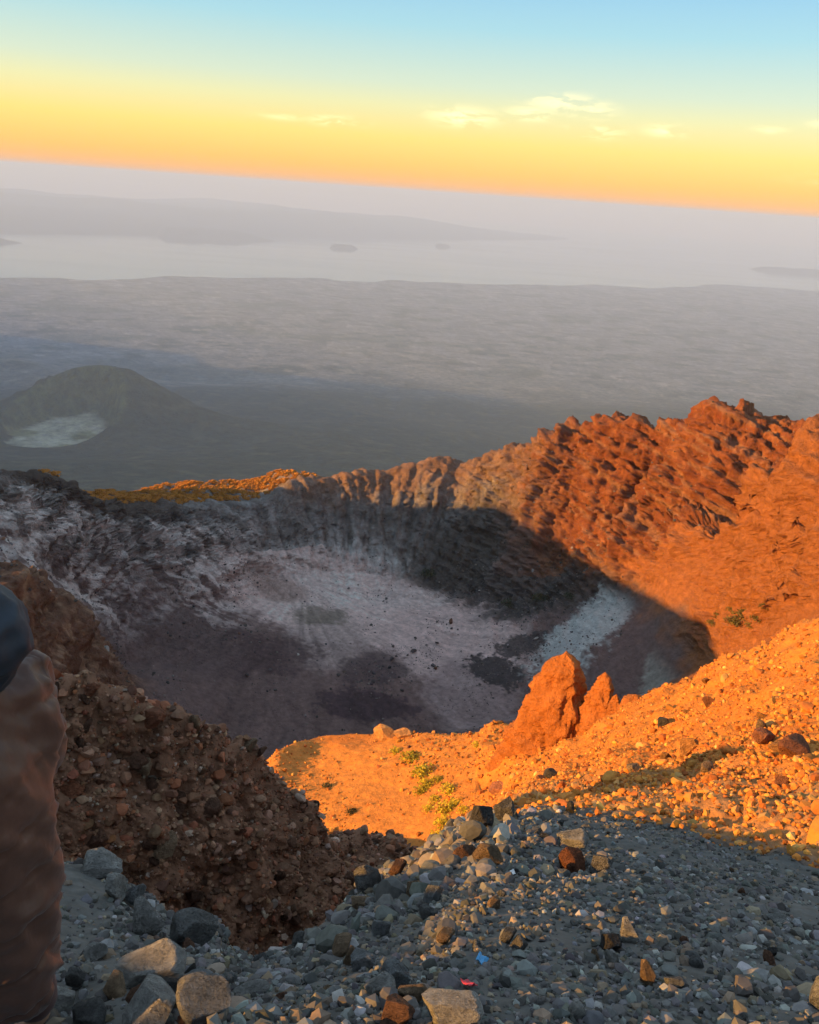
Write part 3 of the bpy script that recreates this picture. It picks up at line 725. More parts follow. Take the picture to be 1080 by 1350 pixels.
# ------------------------------------------------------------------ stones
def ico(sub):
    bm = bmesh.new(); bmesh.ops.create_icosphere(bm, subdivisions=sub, radius=1.0)
    v = np.array([x.co[:] for x in bm.verts]); f = np.array([[w.index for w in p.verts] for p in bm.faces]); bm.free(); return v, f
ICO = {s: ico(s) for s in (1, 2, 3, 4)}
def chopped(sub, seed, planes=9, lump=.16):
    """an angular rock: a ball cut by random planes and roughened"""
    r = np.random.default_rng(seed); v, f = ICO[sub]; v = v.copy()
    v *= 1 + lump * noise3(v * 1.3 + seed * 3.1, 900)[:, None]
    for _ in range(planes):
        n = r.normal(size=3); n /= np.linalg.norm(n); d_ = r.uniform(.42, .85)
        e = np.maximum(0, v @ n - d_); v -= e[:, None] * n
    if sub > 2: v *= 1 + (.07 * fbm(v * 2.6 + seed, 4, 910, .6) + .03 * ridged(v * 5 + seed, 2, 915))[:, None]
    v *= r.uniform(.75, 1.25, 3)[None, :] / np.abs(v).max()
    return v, f
VAR = {1: [chopped(1, 100 + i, 7) for i in range(24)], 2: [chopped(2, 200 + i, 9) for i in range(24)]}

EL_ = G[..., 2] / np.hypot(G[..., 0], G[..., 1])
run = np.maximum.accumulate(EL_, 0)
VIS = (EL_ >= run - .012) & fineC
_e1 = np.zeros_like(G); _e1[:, :-1] = G[:, 1:] - G[:, :-1]
_e2 = np.zeros_like(G); _e2[:-1] = G[1:] - G[:-1]
AREA = np.linalg.norm(np.cross(_e1, _e2), axis=-1); AREA[:, -1] = 0; AREA[-1] = 0

def scatter(mask, n, screen=0.0):
    """random ground points inside a mask: spread evenly over the surface (screen=0) or thinned with distance (screen=1)"""
    w = (AREA * mask * VIS) / np.maximum(1e-6, gd ** (2 * screen)); w = w.ravel(); w = w / w.sum()
    j = rng.choice(len(w), n, p=w); i0 = np.clip(j // NC, 0, NR - 2); i1 = np.clip(j % NC, 0, NC - 2)
    a_, b_ = rng.random((2, n, 1))
    p = G[i0, i1] * (1 - a_) * (1 - b_) + G[i0, i1 + 1] * a_ * (1 - b_) + G[i0 + 1, i1] * (1 - a_) * b_ + G[i0 + 1, i1 + 1] * a_ * b_
    return p, NRM[i0, i1], j
def rand_rot(n):
    q = rng.normal(size=(n, 4)); q /= np.linalg.norm(q, axis=1, keepdims=True); w_, x, y, z = q.T
    return np.stack([1 - 2 * (y * y + z * z), 2 * (x * y - z * w_), 2 * (x * z + y * w_), 2 * (x * y + z * w_), 1 - 2 * (x * x + z * z), 2 * (y * z - x * w_),
                     2 * (x * z - y * w_), 2 * (y * z + x * w_), 1 - 2 * (x * x + y * y)], -1).reshape(n, 3, 3)
def power(n, lo, hi, al=1.9):
    u = rng.random(n); return (lo ** -al + u * (hi ** -al - lo ** -al)) ** (-1 / al)
def joined(p, nrm, size, cols, sub, sink=.25):
    vs, fs, cs, off = [], [], [], 0
    R_ = rand_rot(len(p)); vi = rng.integers(0, 24, len(p)); flatten = rng.uniform(.6, 1, len(p))
    for k in range(24):
        m = np.where(vi == k)[0]
        if len(m) == 0: continue
        v, f = VAR[sub][k]
        w = np.einsum('nij,vj->nvi', R_[m], v) * (size[m] * .5)[:, None, None]
        w[..., 2] *= flatten[m][:, None]
        w += p[m][:, None, :] + (nrm[m] * (size[m] * .5 * (1 - 2 * sink) * .7)[:, None])[:, None, :]
        vs.append(w.reshape(-1, 3)); fs.append((f[None] + (np.arange(len(m)) * len(v))[:, None, None]).reshape(-1, 3) + off); off += len(m) * len(v)
        cs.append(np.repeat(cols[m], len(v), 0))
    return np.vstack(vs), np.vstack(fs), np.vstack(cs)
def palette(n, cols, wts, jit=.22):
    cols = np.array(cols); j = rng.choice(len(cols), n, p=np.array(wts) / np.sum(wts))
    return np.clip(cols[j] * (1 + rng.normal(0, jit, (n, 1))) * (1 + rng.normal(0, .04, (n, 3))), .02, .7)

GREY = ([(.115, .109, .101), (.165, .16, .153), (.078, .073, .067), (.19, .147, .104), (.27, .26, .24)], (5, 3, 3, 1.8, .8))
BROWN = ([(.21, .105, .062), (.26, .15, .095), (.13, .068, .044), (.30, .22, .17), (.23, .09, .048)], (4, 3, 3, .7, 2.4))
OCHRE = ([(.47, .18, .038), (.40, .14, .03), (.52, .23, .05), (.31, .10, .026), (.48, .26, .085)], (4, 3, 3, 2, 1))
DARK = ([(.10, .088, .084), (.15, .125, .115), (.07, .062, .06), (.24, .2, .185)], (3, 3, 2, 1))

stone_mats = {'grey': mat_attr('loose_grey_stone', ((30, .5), (110, .4)), (.75, 1.25), 22, dist=.02),
              'brown': mat_attr('loose_brown_stone', ((16, .5), (60, .4)), (.7, 1.3), 12, dist=.03),
              'ochre': mat_attr('loose_ochre_stone', ((7, .5), (26, .4)), (.75, 1.25), 5, dist=.06),
              'dark': mat_attr('crater_block', ((2, .5),), (.75, 1.25), 1.2, dist=.2)}
def stuff(name, label, mat, sets):
    v, f, cc, off = [], [], [], 0
    for a_, b_, c_ in sets: v.append(a_); f.append(b_ + off); cc.append(c_); off += len(a_)
    me = mesh_np(name, np.vstack(v), np.vstack(f), False); vcol(me, np.vstack(cc))
    tag(link(name, me, stone_mats[mat]), label, None, None, 'stuff')
def layers(mask, pal, specs, screen=0.0, sink=.25):
    out = []
    for n, lo, hi, sub, scr in specs:
        p, nn, j = scatter(mask, n, scr); s = power(n, lo, hi)
        out.append(joined(p, nn, s, palette(n, *pal), sub, sink))
    return out
gn = fbm(P / 1.1, 3, 801).reshape(NR, NC)
# dust lies bare in places: fewer stones there
dens_fg = np.clip(sstep(-.45, .15, gn), .1, 1)
inR = sstep(1.0, 5.0, AZG)
m_fg = (KK > .9) * (KK < 3.05) * dens_fg
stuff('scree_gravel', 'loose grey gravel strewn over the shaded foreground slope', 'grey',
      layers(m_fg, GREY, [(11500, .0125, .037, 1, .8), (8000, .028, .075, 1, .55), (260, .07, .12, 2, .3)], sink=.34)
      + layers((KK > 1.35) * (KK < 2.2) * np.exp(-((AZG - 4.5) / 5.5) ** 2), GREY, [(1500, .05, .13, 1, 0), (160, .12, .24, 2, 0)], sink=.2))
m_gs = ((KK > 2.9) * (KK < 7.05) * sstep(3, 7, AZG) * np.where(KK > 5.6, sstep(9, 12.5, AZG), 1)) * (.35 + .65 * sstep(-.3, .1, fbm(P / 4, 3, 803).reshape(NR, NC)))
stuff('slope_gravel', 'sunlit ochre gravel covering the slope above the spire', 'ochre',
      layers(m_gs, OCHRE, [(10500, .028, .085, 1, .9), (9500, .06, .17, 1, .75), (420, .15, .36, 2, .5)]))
m_rw = (KK > 3.05) * (KK < 4.6) * (1 - sstep(3, 6, AZG))
stuff('wall_stones', 'small brown stones packed into the ravine wall', 'brown',
      layers(m_rw, BROWN, [(6500, .025, .075, 1, .6), (2300, .06, .16, 1, .3), (260, .14, .26, 2, .2)], sink=.35))
path_o = find(500, 1045, 5.5, 7); 
pu = (G[..., 0] - path_o[0]); pv = (G[..., 1] - path_o[1])
onpath = np.exp(-((pu * .92 - pv * -.25) / 3.2) ** 2)
m_b = (KK > 5.9) * (KK < 7.1) * (AZG > -14) * (AZG < 13) * np.clip(1.05 - onpath, .05, 1)
stuff('bench_stones', 'ochre stones scattered beside the smooth bench path', 'ochre',
      layers(m_b, OCHRE, [(2600, .07, .2, 1, 0), (700, .18, .45, 1, 0)]))
m_cf = (KK > 8.9) * (KK < 12.4) * (AZG < 16) * (.06 + .94 * sstep(.02, .3, fbm(P / 22, 4, 805).reshape(NR, NC)))
m_cw = (KK > 12.0) * (KK < 14)
rb = np.zeros((NR, NC))
for px, py, r_ in ((655, 885, 11), (690, 852, 10), (700, 800, 16), (620, 780, 10), (500, 895, 12), (720, 900, 10)):
    o_ = find(px, py, 8.6, 12.6); rb = np.maximum(rb, np.exp(-((G[..., 0] - o_[0]) ** 2 + (G[..., 1] - o_[1]) ** 2) / r_ ** 2) * (KK > 8.6) * (KK < 12.6))
stuff('crater_rubble', 'dark fallen blocks dotted over the crater floor and walls', 'dark',
      layers(m_cf, DARK, [(4000, .3, 1.1, 1, 0), (200, 1, 2, 1, 0)]) + layers(rb, DARK, [(2200, .35, 1.5, 1, 0), (90, 1.2, 2.4, 1, 0)]) + layers(m_cw, DARK, [(2500, .4, 1.6, 1, 0)]))

# single rocks that can be told apart
ROCKS = [mesh_np('rock', *chopped(3, 300 + i, 11, .2), False) for i in range(14)] + [mesh_np('rock', *chopped(4, 300 + i, 13, .2), False) for i in range(14)]
rmats = {k: mat_attr('rock_' + k, ((2.2, .8), (9, .9)), (.55, 1.4), 2.4, dist=.14, colour=cl, objrand=(.75, 1.25)) for k, cl in
         {'grey': (.17, .164, .156), 'pale': (.34, .325, .30), 'blue': (.21, .212, .212), 'tan': (.30, .205, .13), 'brown': (.17, .09, .058), 'red': (.25, .10, .055), 'ochre': (.42, .20, .07), 'dark': (.09, .085, .083)}.items()}
RMESH = {}
def rock(pos, size, rot, m, label, cat='rock', group=None):
    i = random.randrange(14) + (0 if group else 14)
    if (i, m) not in RMESH:
        me = ROCKS[i].copy(); me.materials.append(rmats[m]); RMESH[(i, m)] = me
    o = link('rock', RMESH[(i, m)]); o.location = pos; o.rotation_euler = rot; o.scale = size
    tag(o, label, cat, group); return o
def hero(px, py, wpx, hpx, m, label, deep=None, kmin=.8, kmax=7.2, sink=.12, tilt=.25):
    p = find(px, py + hpx * .42, kmin, kmax); s = np.linalg.norm(p) / FPX
    w, h = wpx * s * .57, hpx * s * .57
    rock((p[0], p[1] + w * .25, p[2] + h * (.75 - sink)), (w, (deep or .8) * w, h), (random.uniform(-tilt, tilt), random.uniform(-tilt, tilt), random.uniform(-.5, .5)), m, label)
H = [
 (128, 1146, 62, 24, 'pale', 'long pale slab on top of the rubble heap beside the jacket'),
 (152, 1172, 38, 36, 'pale', 'sunlit boulder with an orange patch at the top of the rubble heap'),
 (178, 1182, 32, 36, 'blue', 'bluish boulder right of the sunlit boulder on the rubble heap'),
 (190, 1212, 44, 44, 'pale', 'leaning pale rock below the bluish boulder on the rubble heap'),
 (218, 1262, 28, 56, 'pale', 'tall narrow pale slab standing in grey dust'),
 (256, 1232, 74, 40, 'grey', 'flat grey ledge block at the brink of the ravine'),
 (255, 1218, 22, 16, 'pale', 'small white stone lying on the flat ledge block'),
 (188, 1284, 74, 42, 'pale', 'large weathered pale boulder among rubble under the narrow slab'),
 (150, 1302, 34, 28, 'tan', 'rounded tan rock under the weathered pale boulder'),
 (186, 1314, 42, 34, 'brown', 'brown rock with an orange sunlit tip amid grey rubble'),
 (228, 1308, 40, 44, 'dark', 'dark rock with a glowing sunlit left edge'),
 (272, 1322, 66, 60, 'blue', 'big square blue-grey block with a sunlit top edge'),
 (200, 1342, 80, 56, 'pale', 'big angular pale boulder next to the square blue-grey block'),
 (75, 1326, 46, 28, 'pale', 'angular pale rock beside the hem of the jacket'),
 (110, 1345, 40, 26, 'grey', 'grey rock half buried below the jacket hem'),
 (100, 1292, 30, 28, 'grey', 'rounded grey stone close to the jacket hem'),
 (128, 1258, 28, 20, 'pale', 'small pale stone in dust above the rubble'),
 (476, 1268, 38, 26, 'blue', 'flat blue-grey stone on the dusty path'),
 (462, 1262, 18, 26, 'tan', 'tan stone leaning on the flat blue-grey stone'),
 (520, 1290, 48, 42, 'blue', 'bluish rock behind the glowing orange rock'),
 (543, 1311, 32, 22, 'tan', 'small rock glowing orange in direct sun'),
 (592, 1330, 62, 48, 'pale', 'large rounded pale boulder beside the glowing orange rock'),
 (520, 1336, 44, 36, 'brown', 'brown rock in front of the glowing orange rock'),
 (497, 1306, 34, 28, 'pale', 'pale flat rock left of the glowing orange rock'),
 (632, 1074, 38, 48, 'dark', 'tall dark boulder standing on the crest against the sunlit bench'),
 (660, 1068, 24, 38, 'grey', 'narrow grey boulder leaning beside the tall dark boulder'),
 (485, 1160, 36, 40, 'grey', 'squat grey boulder on the brink above the ravine'),
 (522, 1146, 32, 34, 'brown', 'brown peaked boulder on the brink above the ravine'),
 (547, 1140, 24, 22, 'dark', 'small dark boulder wedged behind the peaked brown boulder'),
 (572, 1178, 26, 26, 'blue', 'rounded blue-grey rock under the crest boulders'),
 (546, 1174, 26, 26, 'tan', 'tan-sided rock next to the rounded blue-grey rock'),
 (566, 1132, 34, 26, 'dark', 'dark flat-topped boulder at the rubble crest'),
 (644, 1132, 30, 30, 'tan', 'tan block high on the grey slope'),
 (616, 1126, 34, 30, 'brown', 'brown block left of the tan block on the slope'),
 (758, 1134, 32, 34, 'red', 'reddish rounded boulder near the edge of the sunlight'),
 (750, 1108, 38, 24, 'pale', 'pale flat rock behind the reddish rounded boulder'),
 (792, 1140, 30, 24, 'grey', 'grey pointed rock right of the reddish boulder'),
 (853, 1284, 24, 42, 'tan', 'upright tan block standing alone on dark gravel'),
 (888, 1297, 20, 18, 'blue', 'round blue-grey stone beside the upright tan block'),
 (827, 1228, 26, 30, 'pale', 'pale angular stone upslope of the upright tan block'),
 (802, 1240, 32, 26, 'dark', 'dark brown stone touching the pale angular stone'),
 (808, 1262, 22, 20, 'pale', 'pale wedge stone in front of the dark brown stone'),
 (1076, 1315, 36, 52, 'blue', 'blue-grey boulder at the rim of the dusty gravel'),
 (474, 1191, 26, 16, 'tan', 'flat tan stone on the slope under the squat boulder'),
 (502, 1224, 24, 22, 'blue', 'blue-grey cube stone in the middle of the slope'),
 (565, 1206, 26, 14, 'grey', 'flat grey stone below the rounded rock'),
 (585, 1236, 34, 24, 'tan', 'lumpy tan rock in mid slope above the litter'),
 (668, 1235, 30, 30, 'grey', 'grey block beside a drift of dark sand'),
 (392, 1240, 26, 26, 'grey', 'grey block at the foot of the slope near the ravine'),
 (448, 1250, 40, 36, 'tan', 'crumbling yellowish rock by the dusty path'),
]
for a_ in H: hero(*a_)
for a_ in [(90, 1036, 48, 34, 'red', 'big reddish block jutting from the ravine wall beside the jacket'),
           (205, 940, 34, 22, 'red', 'reddish slab capping the top of the ravine wall'),
           (256, 947, 20, 32, 'tan', 'upright rock on the ravine wall crest catching orange sun'),
           (329, 978, 28, 24, 'tan', 'yellow sunlit boulder at the lower end of the ravine crest'),
           (120, 906, 24, 14, 'red', 'low sunlit rock on the ravine crest'),
           (70, 905, 26, 18, 'brown', 'squared block near the top of the ravine wall'),
           (232, 1050, 34, 26, 'brown', 'dark brown block in the middle of the ravine wall'),
           (185, 1005, 22, 22, 'tan', 'tan rounded cobble in the ravine wall'),
           (275, 1060, 26, 22, 'brown', 'brown cobble right of the dark brown block'),
           (215, 1110, 30, 30, 'tan', 'tan cobble low in the ravine wall'),
           (130, 1100, 30, 26, 'brown', 'brown cobble above the rubble heap in the ravine wall')]:
    hero(*a_, kmin=3.1, kmax=4.6, sink=.5)
for a_ in [(506, 968, 26, 15, 'ochre', 'flat-topped boulder on the outer edge of the bench'),
           (530, 969, 22, 9, 'ochre', 'low boulder next to the flat-topped bench boulder'),
           (655, 1040, 22, 14, 'red', 'red rock on the bench behind the crest boulders'),
           (1052, 983, 44, 22, 'red', 'long red boulder half in shade high on the gravel slope'),
           (1010, 975, 34, 18, 'red', 'red boulder left of the long red boulder'),
           (905, 985, 28, 24, 'ochre', 'large pale orange rock in the gravel slope'),
           (880, 1000, 20, 16, 'ochre', 'smaller orange rock beside the large pale orange rock'),
           (872, 952, 16, 14, 'dark', 'dark pitted rock near the gravel crest'),
           (750, 1065, 20, 16, 'dark', 'dark red rock at the foot of the gravel slope'),
           (725, 1020, 14, 12, 'dark', 'small dark rock under the smooth ramp')]:
    hero(*a_, kmin=2.8, kmax=7.2)
WORD = {'grey': 'grey', 'blue': 'cool grey', 'pale': 'pale', 'brown': 'brown', 'tan': 'tan', 'dark': 'blackish', 'red': 'rust red', 'ochre': 'ochre'}
def individuals(n, mask, lo, hi, ms, label, group, sink, screen=.4):
    p, nn, j = scatter(mask, n, screen); s = power(n, lo, hi, 1.5)
    for i in range(n):
        a_ = s[i] * .5
        q = p[i] + nn[i] * a_ * (.6 - sink)
        mm = random.choice(ms)
        rock(q, (a_ * random.uniform(.8, 1.2), a_ * random.uniform(.8, 1.2), a_ * random.uniform(.6, 1)), [random.uniform(0, 6.3) for _ in range(3)], mm, label % WORD[mm], 'rock', group % WORD[mm])
individuals(80, m_fg, .06, .12, ['grey', 'grey', 'blue', 'pale', 'brown', 'tan', 'dark'], 'loose %s stone lying in the shaded gravel of the near slope', 'loose %s stones on the shaded slope', .32)
individuals(55, m_rw, .16, .32, ['brown', 'brown', 'brown', 'red'], '%s cobble lodged in the steep ravine wall', '%s cobbles in the ravine wall', .3)
individuals(45, m_gs, .18, .42, ['ochre', 'ochre', 'tan', 'red'], 'sunlit %s rock lying in the gravel above the spires', '%s rocks on the sunlit gravel slope', .2)
individuals(30, m_cf, 1.5, 3.2, ['dark', 'dark', 'brown', 'pale'], '%s block fallen onto the crater floor', '%s blocks on the crater floor', .15, 0)

# ------------------------------------------------------------------ rock spires on the lip of the bench
sp_mat = mat_attr('spire_rock', ((1.4, .8), (5, .8)), (.7, 1.3), 1.1, dist=.35, colour=(.38, .135, .04))
def spire(label, prof, dist, thick, seed, back=0.0, amp=.3):
    """a rock tooth: stacked cross-sections between the left and right edges seen at several heights"""
    nt, na = 95, 90
    pr = sorted(prof, key=lambda r: -r[0])
    ys = [p[0] for p in pr]
    L = np.array([at(p[1], p[0], d=dist) for p in pr]); R_ = np.array([at(p[2], p[0], d=dist) for p in pr])
    t = np.linspace(0, len(pr) - 1, nt); k = np.arange(len(pr))
    def I(a): return np.stack([np.interp(t, k, a[:, i]) for i in range(3)], -1)
    L, R_ = I(L), I(R_); mid = (L + R_) / 2; half = np.linalg.norm(R_ - L, axis=1) / 2
    ph = np.linspace(0, 2 * np.pi, na, endpoint=False)
    cs, sn = np.cos(ph), np.sin(ph)
    # wedge section: long face turned left, short steep face turned right, rounded back
    ex = np.where(sn < 0, np.interp(ph, [np.pi, np.pi * 1.62, 2 * np.pi], [-1, .5, 1]), cs); ey = np.where(sn < 0, np.interp(ph, [np.pi, np.pi * 1.62, 2 * np.pi], [0, -1, 0]), sn)
    v = mid[:, None, :] + (R_ - L)[:, None, :] / 2 * ex[None, :, None]
    v[..., 1] += back + (half * thick * 1.5)[:, None] * ey[None, :]
    c_ = v.reshape(-1, 3)
    nrm_ = c_ - np.repeat(mid, na, 0); nrm_[:, 2] *= .2; nrm_ /= np.linalg.norm(nrm_, axis=1, keepdims=True) + 1e-6
    hl = np.repeat(np.clip(half, .15, 2.4) / 1.6, na)
    c_ = c_ + nrm_ * (hl * amp * (1.5 * fins(c_ / np.array([.9, .9, 3.4]), 2, seed, .6, 1.6) - .2 + .5 * np.clip(2.5 * noise3(np.stack([c_[:, 0] / 5, c_[:, 1] / 5, (c_[:, 2] + .3 * c_[:, 0]) / .8], -1), seed + 3), -1, 1)) + .16 * (ridged(c_ / .5, 2, seed + 5) - .3) + .09 * fbm(c_ / .16, 2, seed + 9))[:, None]
    bw = np.stack([c_[:, 0], c_[:, 1], (c_[:, 2] + .3 * c_[:, 0]) * 1.5], -1)
    c_ = c_ + nrm_ * (np.minimum(hl, 1) * (.11 * blocks(bw / .95, seed + 21) + .07 * blocks(bw / .42, seed + 23)))[:, None]
    top = c_[-na:].mean(0) + [0, 0, .25]
    v = np.vstack([c_, top])
    i = np.arange(nt * na).reshape(nt, na); j = np.roll(i, -1, 1)
    f = np.stack([i[:-1], j[:-1], j[1:], i[1:]], -1).reshape(-1, 4)
    cap = np.stack([i[-1], j[-1], np.full(na, len(v) - 1), np.full(na, len(v) - 1)], -1)
    me = bpy.data.meshes.new('rock_spire')
    me.from_pydata(v.tolist(), [], f.tolist() + [c4[:3].tolist() for c4 in cap]); me.polygons.foreach_set('use_smooth', [True] * len(me.polygons)); me.update()
    return tag(link('rock_spire', me, sp_mat), label, 'rock spire', 'rock spires on the bench lip')
spire('tall wedge-shaped orange rock spire on the lip of the bench', [(1030, 655, 780), (1000, 664, 776), (975, 674, 772), (955, 683, 768), (925, 698, 766), (900, 711, 765), (882, 721, 764), (872, 729, 761), (866, 737, 755), (863, 742, 750)], 45.0, .5, 1001)
spire('slim jagged rock spire right beside the tall wedge-shaped spire', [(1030, 738, 822), (985, 750, 814), (955, 762, 811), (938, 772, 812), (926, 775, 808), (912, 783, 806), (903, 787, 805), (896, 791, 804), (891, 795, 800)], 43.8, .5, 1011, 0, .42)
spire('short pointed rock tooth between the slim spire and the gravel crest', [(1000, 786, 834), (965, 797, 824), (945, 801, 822), (930, 806, 818), (920, 809, 815)], 43.0, .6, 1021, 0, .36)
spire('squat rock tooth rising from the gravel crest', [(985, 808, 880), (955, 815, 872), (938, 819, 862), (926, 824, 854), (921, 830, 844)], 42, .6, 1031, 0, .34)

# ------------------------------------------------------------------ plants
def leaf_mat(name, colr, objrand=(.75, 1.25)):
    m = mat_attr(name, (), (.65, 1.35), 6, rough=.8, spec=.2, colour=colr, objrand=objrand)
    return m
def tuft(n, seed, size=.09, up=.35):
    """leaf-sized faces spread through a rounded uneven crown of unit radius"""
    r = np.random.default_rng(seed)
    u = r.normal(size=(n, 3)); u /= np.linalg.norm(u, axis=1, keepdims=True); u[:, 2] = np.abs(u[:, 2])
    rad = r.random(n) ** .4 * (1 + .45 * noise3(u * 2.2 + seed, 950))
    c_ = u * rad[:, None]; c_[:, 2] *= .8
    a_ = r.normal(size=(n, 3)) + u * up; a_ /= np.linalg.norm(a_, axis=1, keepdims=True)
    b_ = np.cross(a_, r.normal(size=(n, 3))); b_ /= np.linalg.norm(b_, axis=1, keepdims=True)
    s = size * r.uniform(.6, 1.5, (n, 1))
    v = np.stack([c_ - b_ * s * .45, c_ + a_ * s, c_ + b_ * s * .45, c_ - a_ * s * .6], 1).reshape(-1, 3)
    return v, np.arange(n * 4).reshape(n, 4)
stem_mat = mat_attr('stem_wood', ((8, .4),), (.7, 1.3), 6, colour=(.12, .085, .06))
TUFT = [mesh_np('foliage', *tuft(420, 40 + i, .13), False) for i in range(6)]
def stem_mesh():
    bm = bmesh.new()
    for k in range(6):
        a_ = k * 1.05 + .3; d_ = Vector((math.cos(a_) * .45, math.sin(a_) * .45, .5)); 
        m = Matrix.Translation(d_ * .5) @ d_.to_track_quat('Z', 'Y').to_matrix().to_4x4()
        bmesh.ops.create_cone(bm, cap_ends=False, segments=5, radius1=.05, radius2=.02, depth=d_.length, matrix=m)
    me = bpy.data.meshes.new('stem'); bm.to_mesh(me); bm.free(); me.materials.append(stem_mat); return me
STEM = stem_mesh()
LM = {}
def shrub(px, py, wpx, m, label, group, kmin, kmax, flatness=.8):
    p = find(px, py, kmin, kmax); s = np.linalg.norm(p) / FPX * wpx * .5
    r_ = bpy.data.objects.new('shrub', None); COL.objects.link(r_); r_.location = p; r_.scale = (s, s, s * flatness); r_.rotation_euler.z = random.uniform(0, 6)
    tag(r_, label, 'shrub', group)
    i = random.randrange(6)
    if (i, m.name) not in LM:
        me = TUFT[i].copy(); me.materials.append(m); LM[(i, m.name)] = me
    link('foliage', LM[(i, m.name)], None, r_); link('stem', STEM, None, r_)
yel = leaf_mat('yellow_green_leaves', (.42, .34, .03)); drk = leaf_mat('dark_leaves', (.05, .06, .03)); olv = leaf_mat('olive_leaves', (.13, .105, .03))
for px, py, w in ((541, 1000, 22), (556, 1020, 26), (562, 1036, 18), (577, 1029, 14), (553, 1046, 16), (592, 1042, 20), (590, 1070, 26), (601, 1062, 16), (584, 1088, 20), (580, 1106, 22), (612, 1070, 16), (522, 992, 14), (630, 983, 12), (574, 1056, 16), (566, 1068, 14)):
    shrub(px, py, w * 1.25, yel, 'yellow-green cushion shrub among the stones of the sunlit bench', 'cushion shrubs on the bench', 5.7, 7.2)
shrub(432, 1038, 13, drk, 'small dark shrub casting a long shadow on the smooth bench path', None, 5.7, 7.2, 1.2)
shrub(464, 1072, 15, drk, 'dark twiggy shrub at the near edge of the smooth bench path', None, 5.7, 7.2, 1.1)
for px, py, w, l in ((565, 758, 22, 'dark shrub at the foot of the grey far wall'), (672, 797, 22, 'dark shrub on talus at the edge of the shadow'),
                     (712, 790, 24, 'dark shrub right of the talus shrub below the red ridge'), (752, 787, 18, 'dark shrub where the red fan meets the talus')):
    shrub(px, py, w, drk, l, 'dark shrubs round the crater floor', 10.5, 13.2)
for px, py, w in ((955, 815, 30), (970, 822, 26), (985, 812, 34), (1000, 818, 22), (1008, 800, 16), (968, 805, 18), (940, 822, 16), (990, 826, 16)):
    shrub(px, py, w, olv, 'olive shrub in the thicket on the red fan', 'thicket on the red fan', 8.9, 11.5, .7)
# the bushy outer ridge behind the left rim
m_or = (KK > 14.08) * (KK < 15.02) * (AZG < -6.5) * (AZG > -24)
p_, nn_, j_ = scatter(m_or, 1500, 0)
tv, tf = tuft(26, 77, .5); sz = rng.uniform(1.0, 2.6, len(p_))
vv = tv[None] * sz[:, None, None] + p_[:, None, :]
me = mesh_np('ridge_scrub', vv.reshape(-1, 3), (tf[None] + (np.arange(len(p_)) * len(tv))[:, None, None]).reshape(-1, 4), False)
tag(link('ridge_scrub', me, leaf_mat('scrub_leaves', (.44, .20, .04), None)), 'low sunlit scrub covering the outer ridge behind the crater rim', None, None, 'stuff')

# ------------------------------------------------------------------ the person standing at the edge
def skin(name, joints, edges, sub=2):
    """a surface grown round a skeleton of joints {key: (x, y, z, radius)}"""
    keys = list(joints); me = bpy.data.meshes.new(name)
    me.from_pydata([joints[k][:3] for k in keys], [(keys.index(a), keys.index(b)) for a, b in edges], []); me.update()
    o = bpy.data.objects.new('tmp', me); COL.objects.link(o)
    o.modifiers.new('s', 'SKIN'); sv = me.skin_vertices[0].data
    for i, k in enumerate(keys):
        r = joints[k][3]; sv[i].radius = (r, r) if not isinstance(r, tuple) else r; sv[i].use_root = (i == 0)
    ss = o.modifiers.new('u', 'SUBSURF'); ss.levels = sub; ss.render_levels = sub
    dg = bpy.context.evaluated_depsgraph_get(); out = bpy.data.meshes.new_from_object(o.evaluated_get(dg))
    bpy.data.objects.remove(o); bpy.data.meshes.remove(me); out.name = name
    out.polygons.foreach_set('use_smooth', [True] * len(out.polygons))
    return out
def mesh_v(me):
    a_ = np.empty(len(me.vertices) * 3, np.float32); me.vertices.foreach_get('co', a_); return a_.reshape(-1, 3)
def push(me, fn):
    v = mesh_v(me); n = np.empty(len(me.vertices) * 3, np.float32); me.vertices.foreach_get('normal', n); n = n.reshape(-1, 3)
    v = v + n * fn(v)[:, None]; me.vertices.foreach_set('co', v.astype(np.float32).ravel()); me.update()
def cloth_mat(name, colr, rough=.7, weave=120, sheen=.1):
    m = mat_attr(name, ((weave, .25), (18, .35)), (.8, 1.2), 9, rough=rough, spec=.3, dist=.02, colour=colr)
    m.node_tree.nodes['Principled BSDF'].inputs['Sheen Weight'].default_value = sheen
    return m
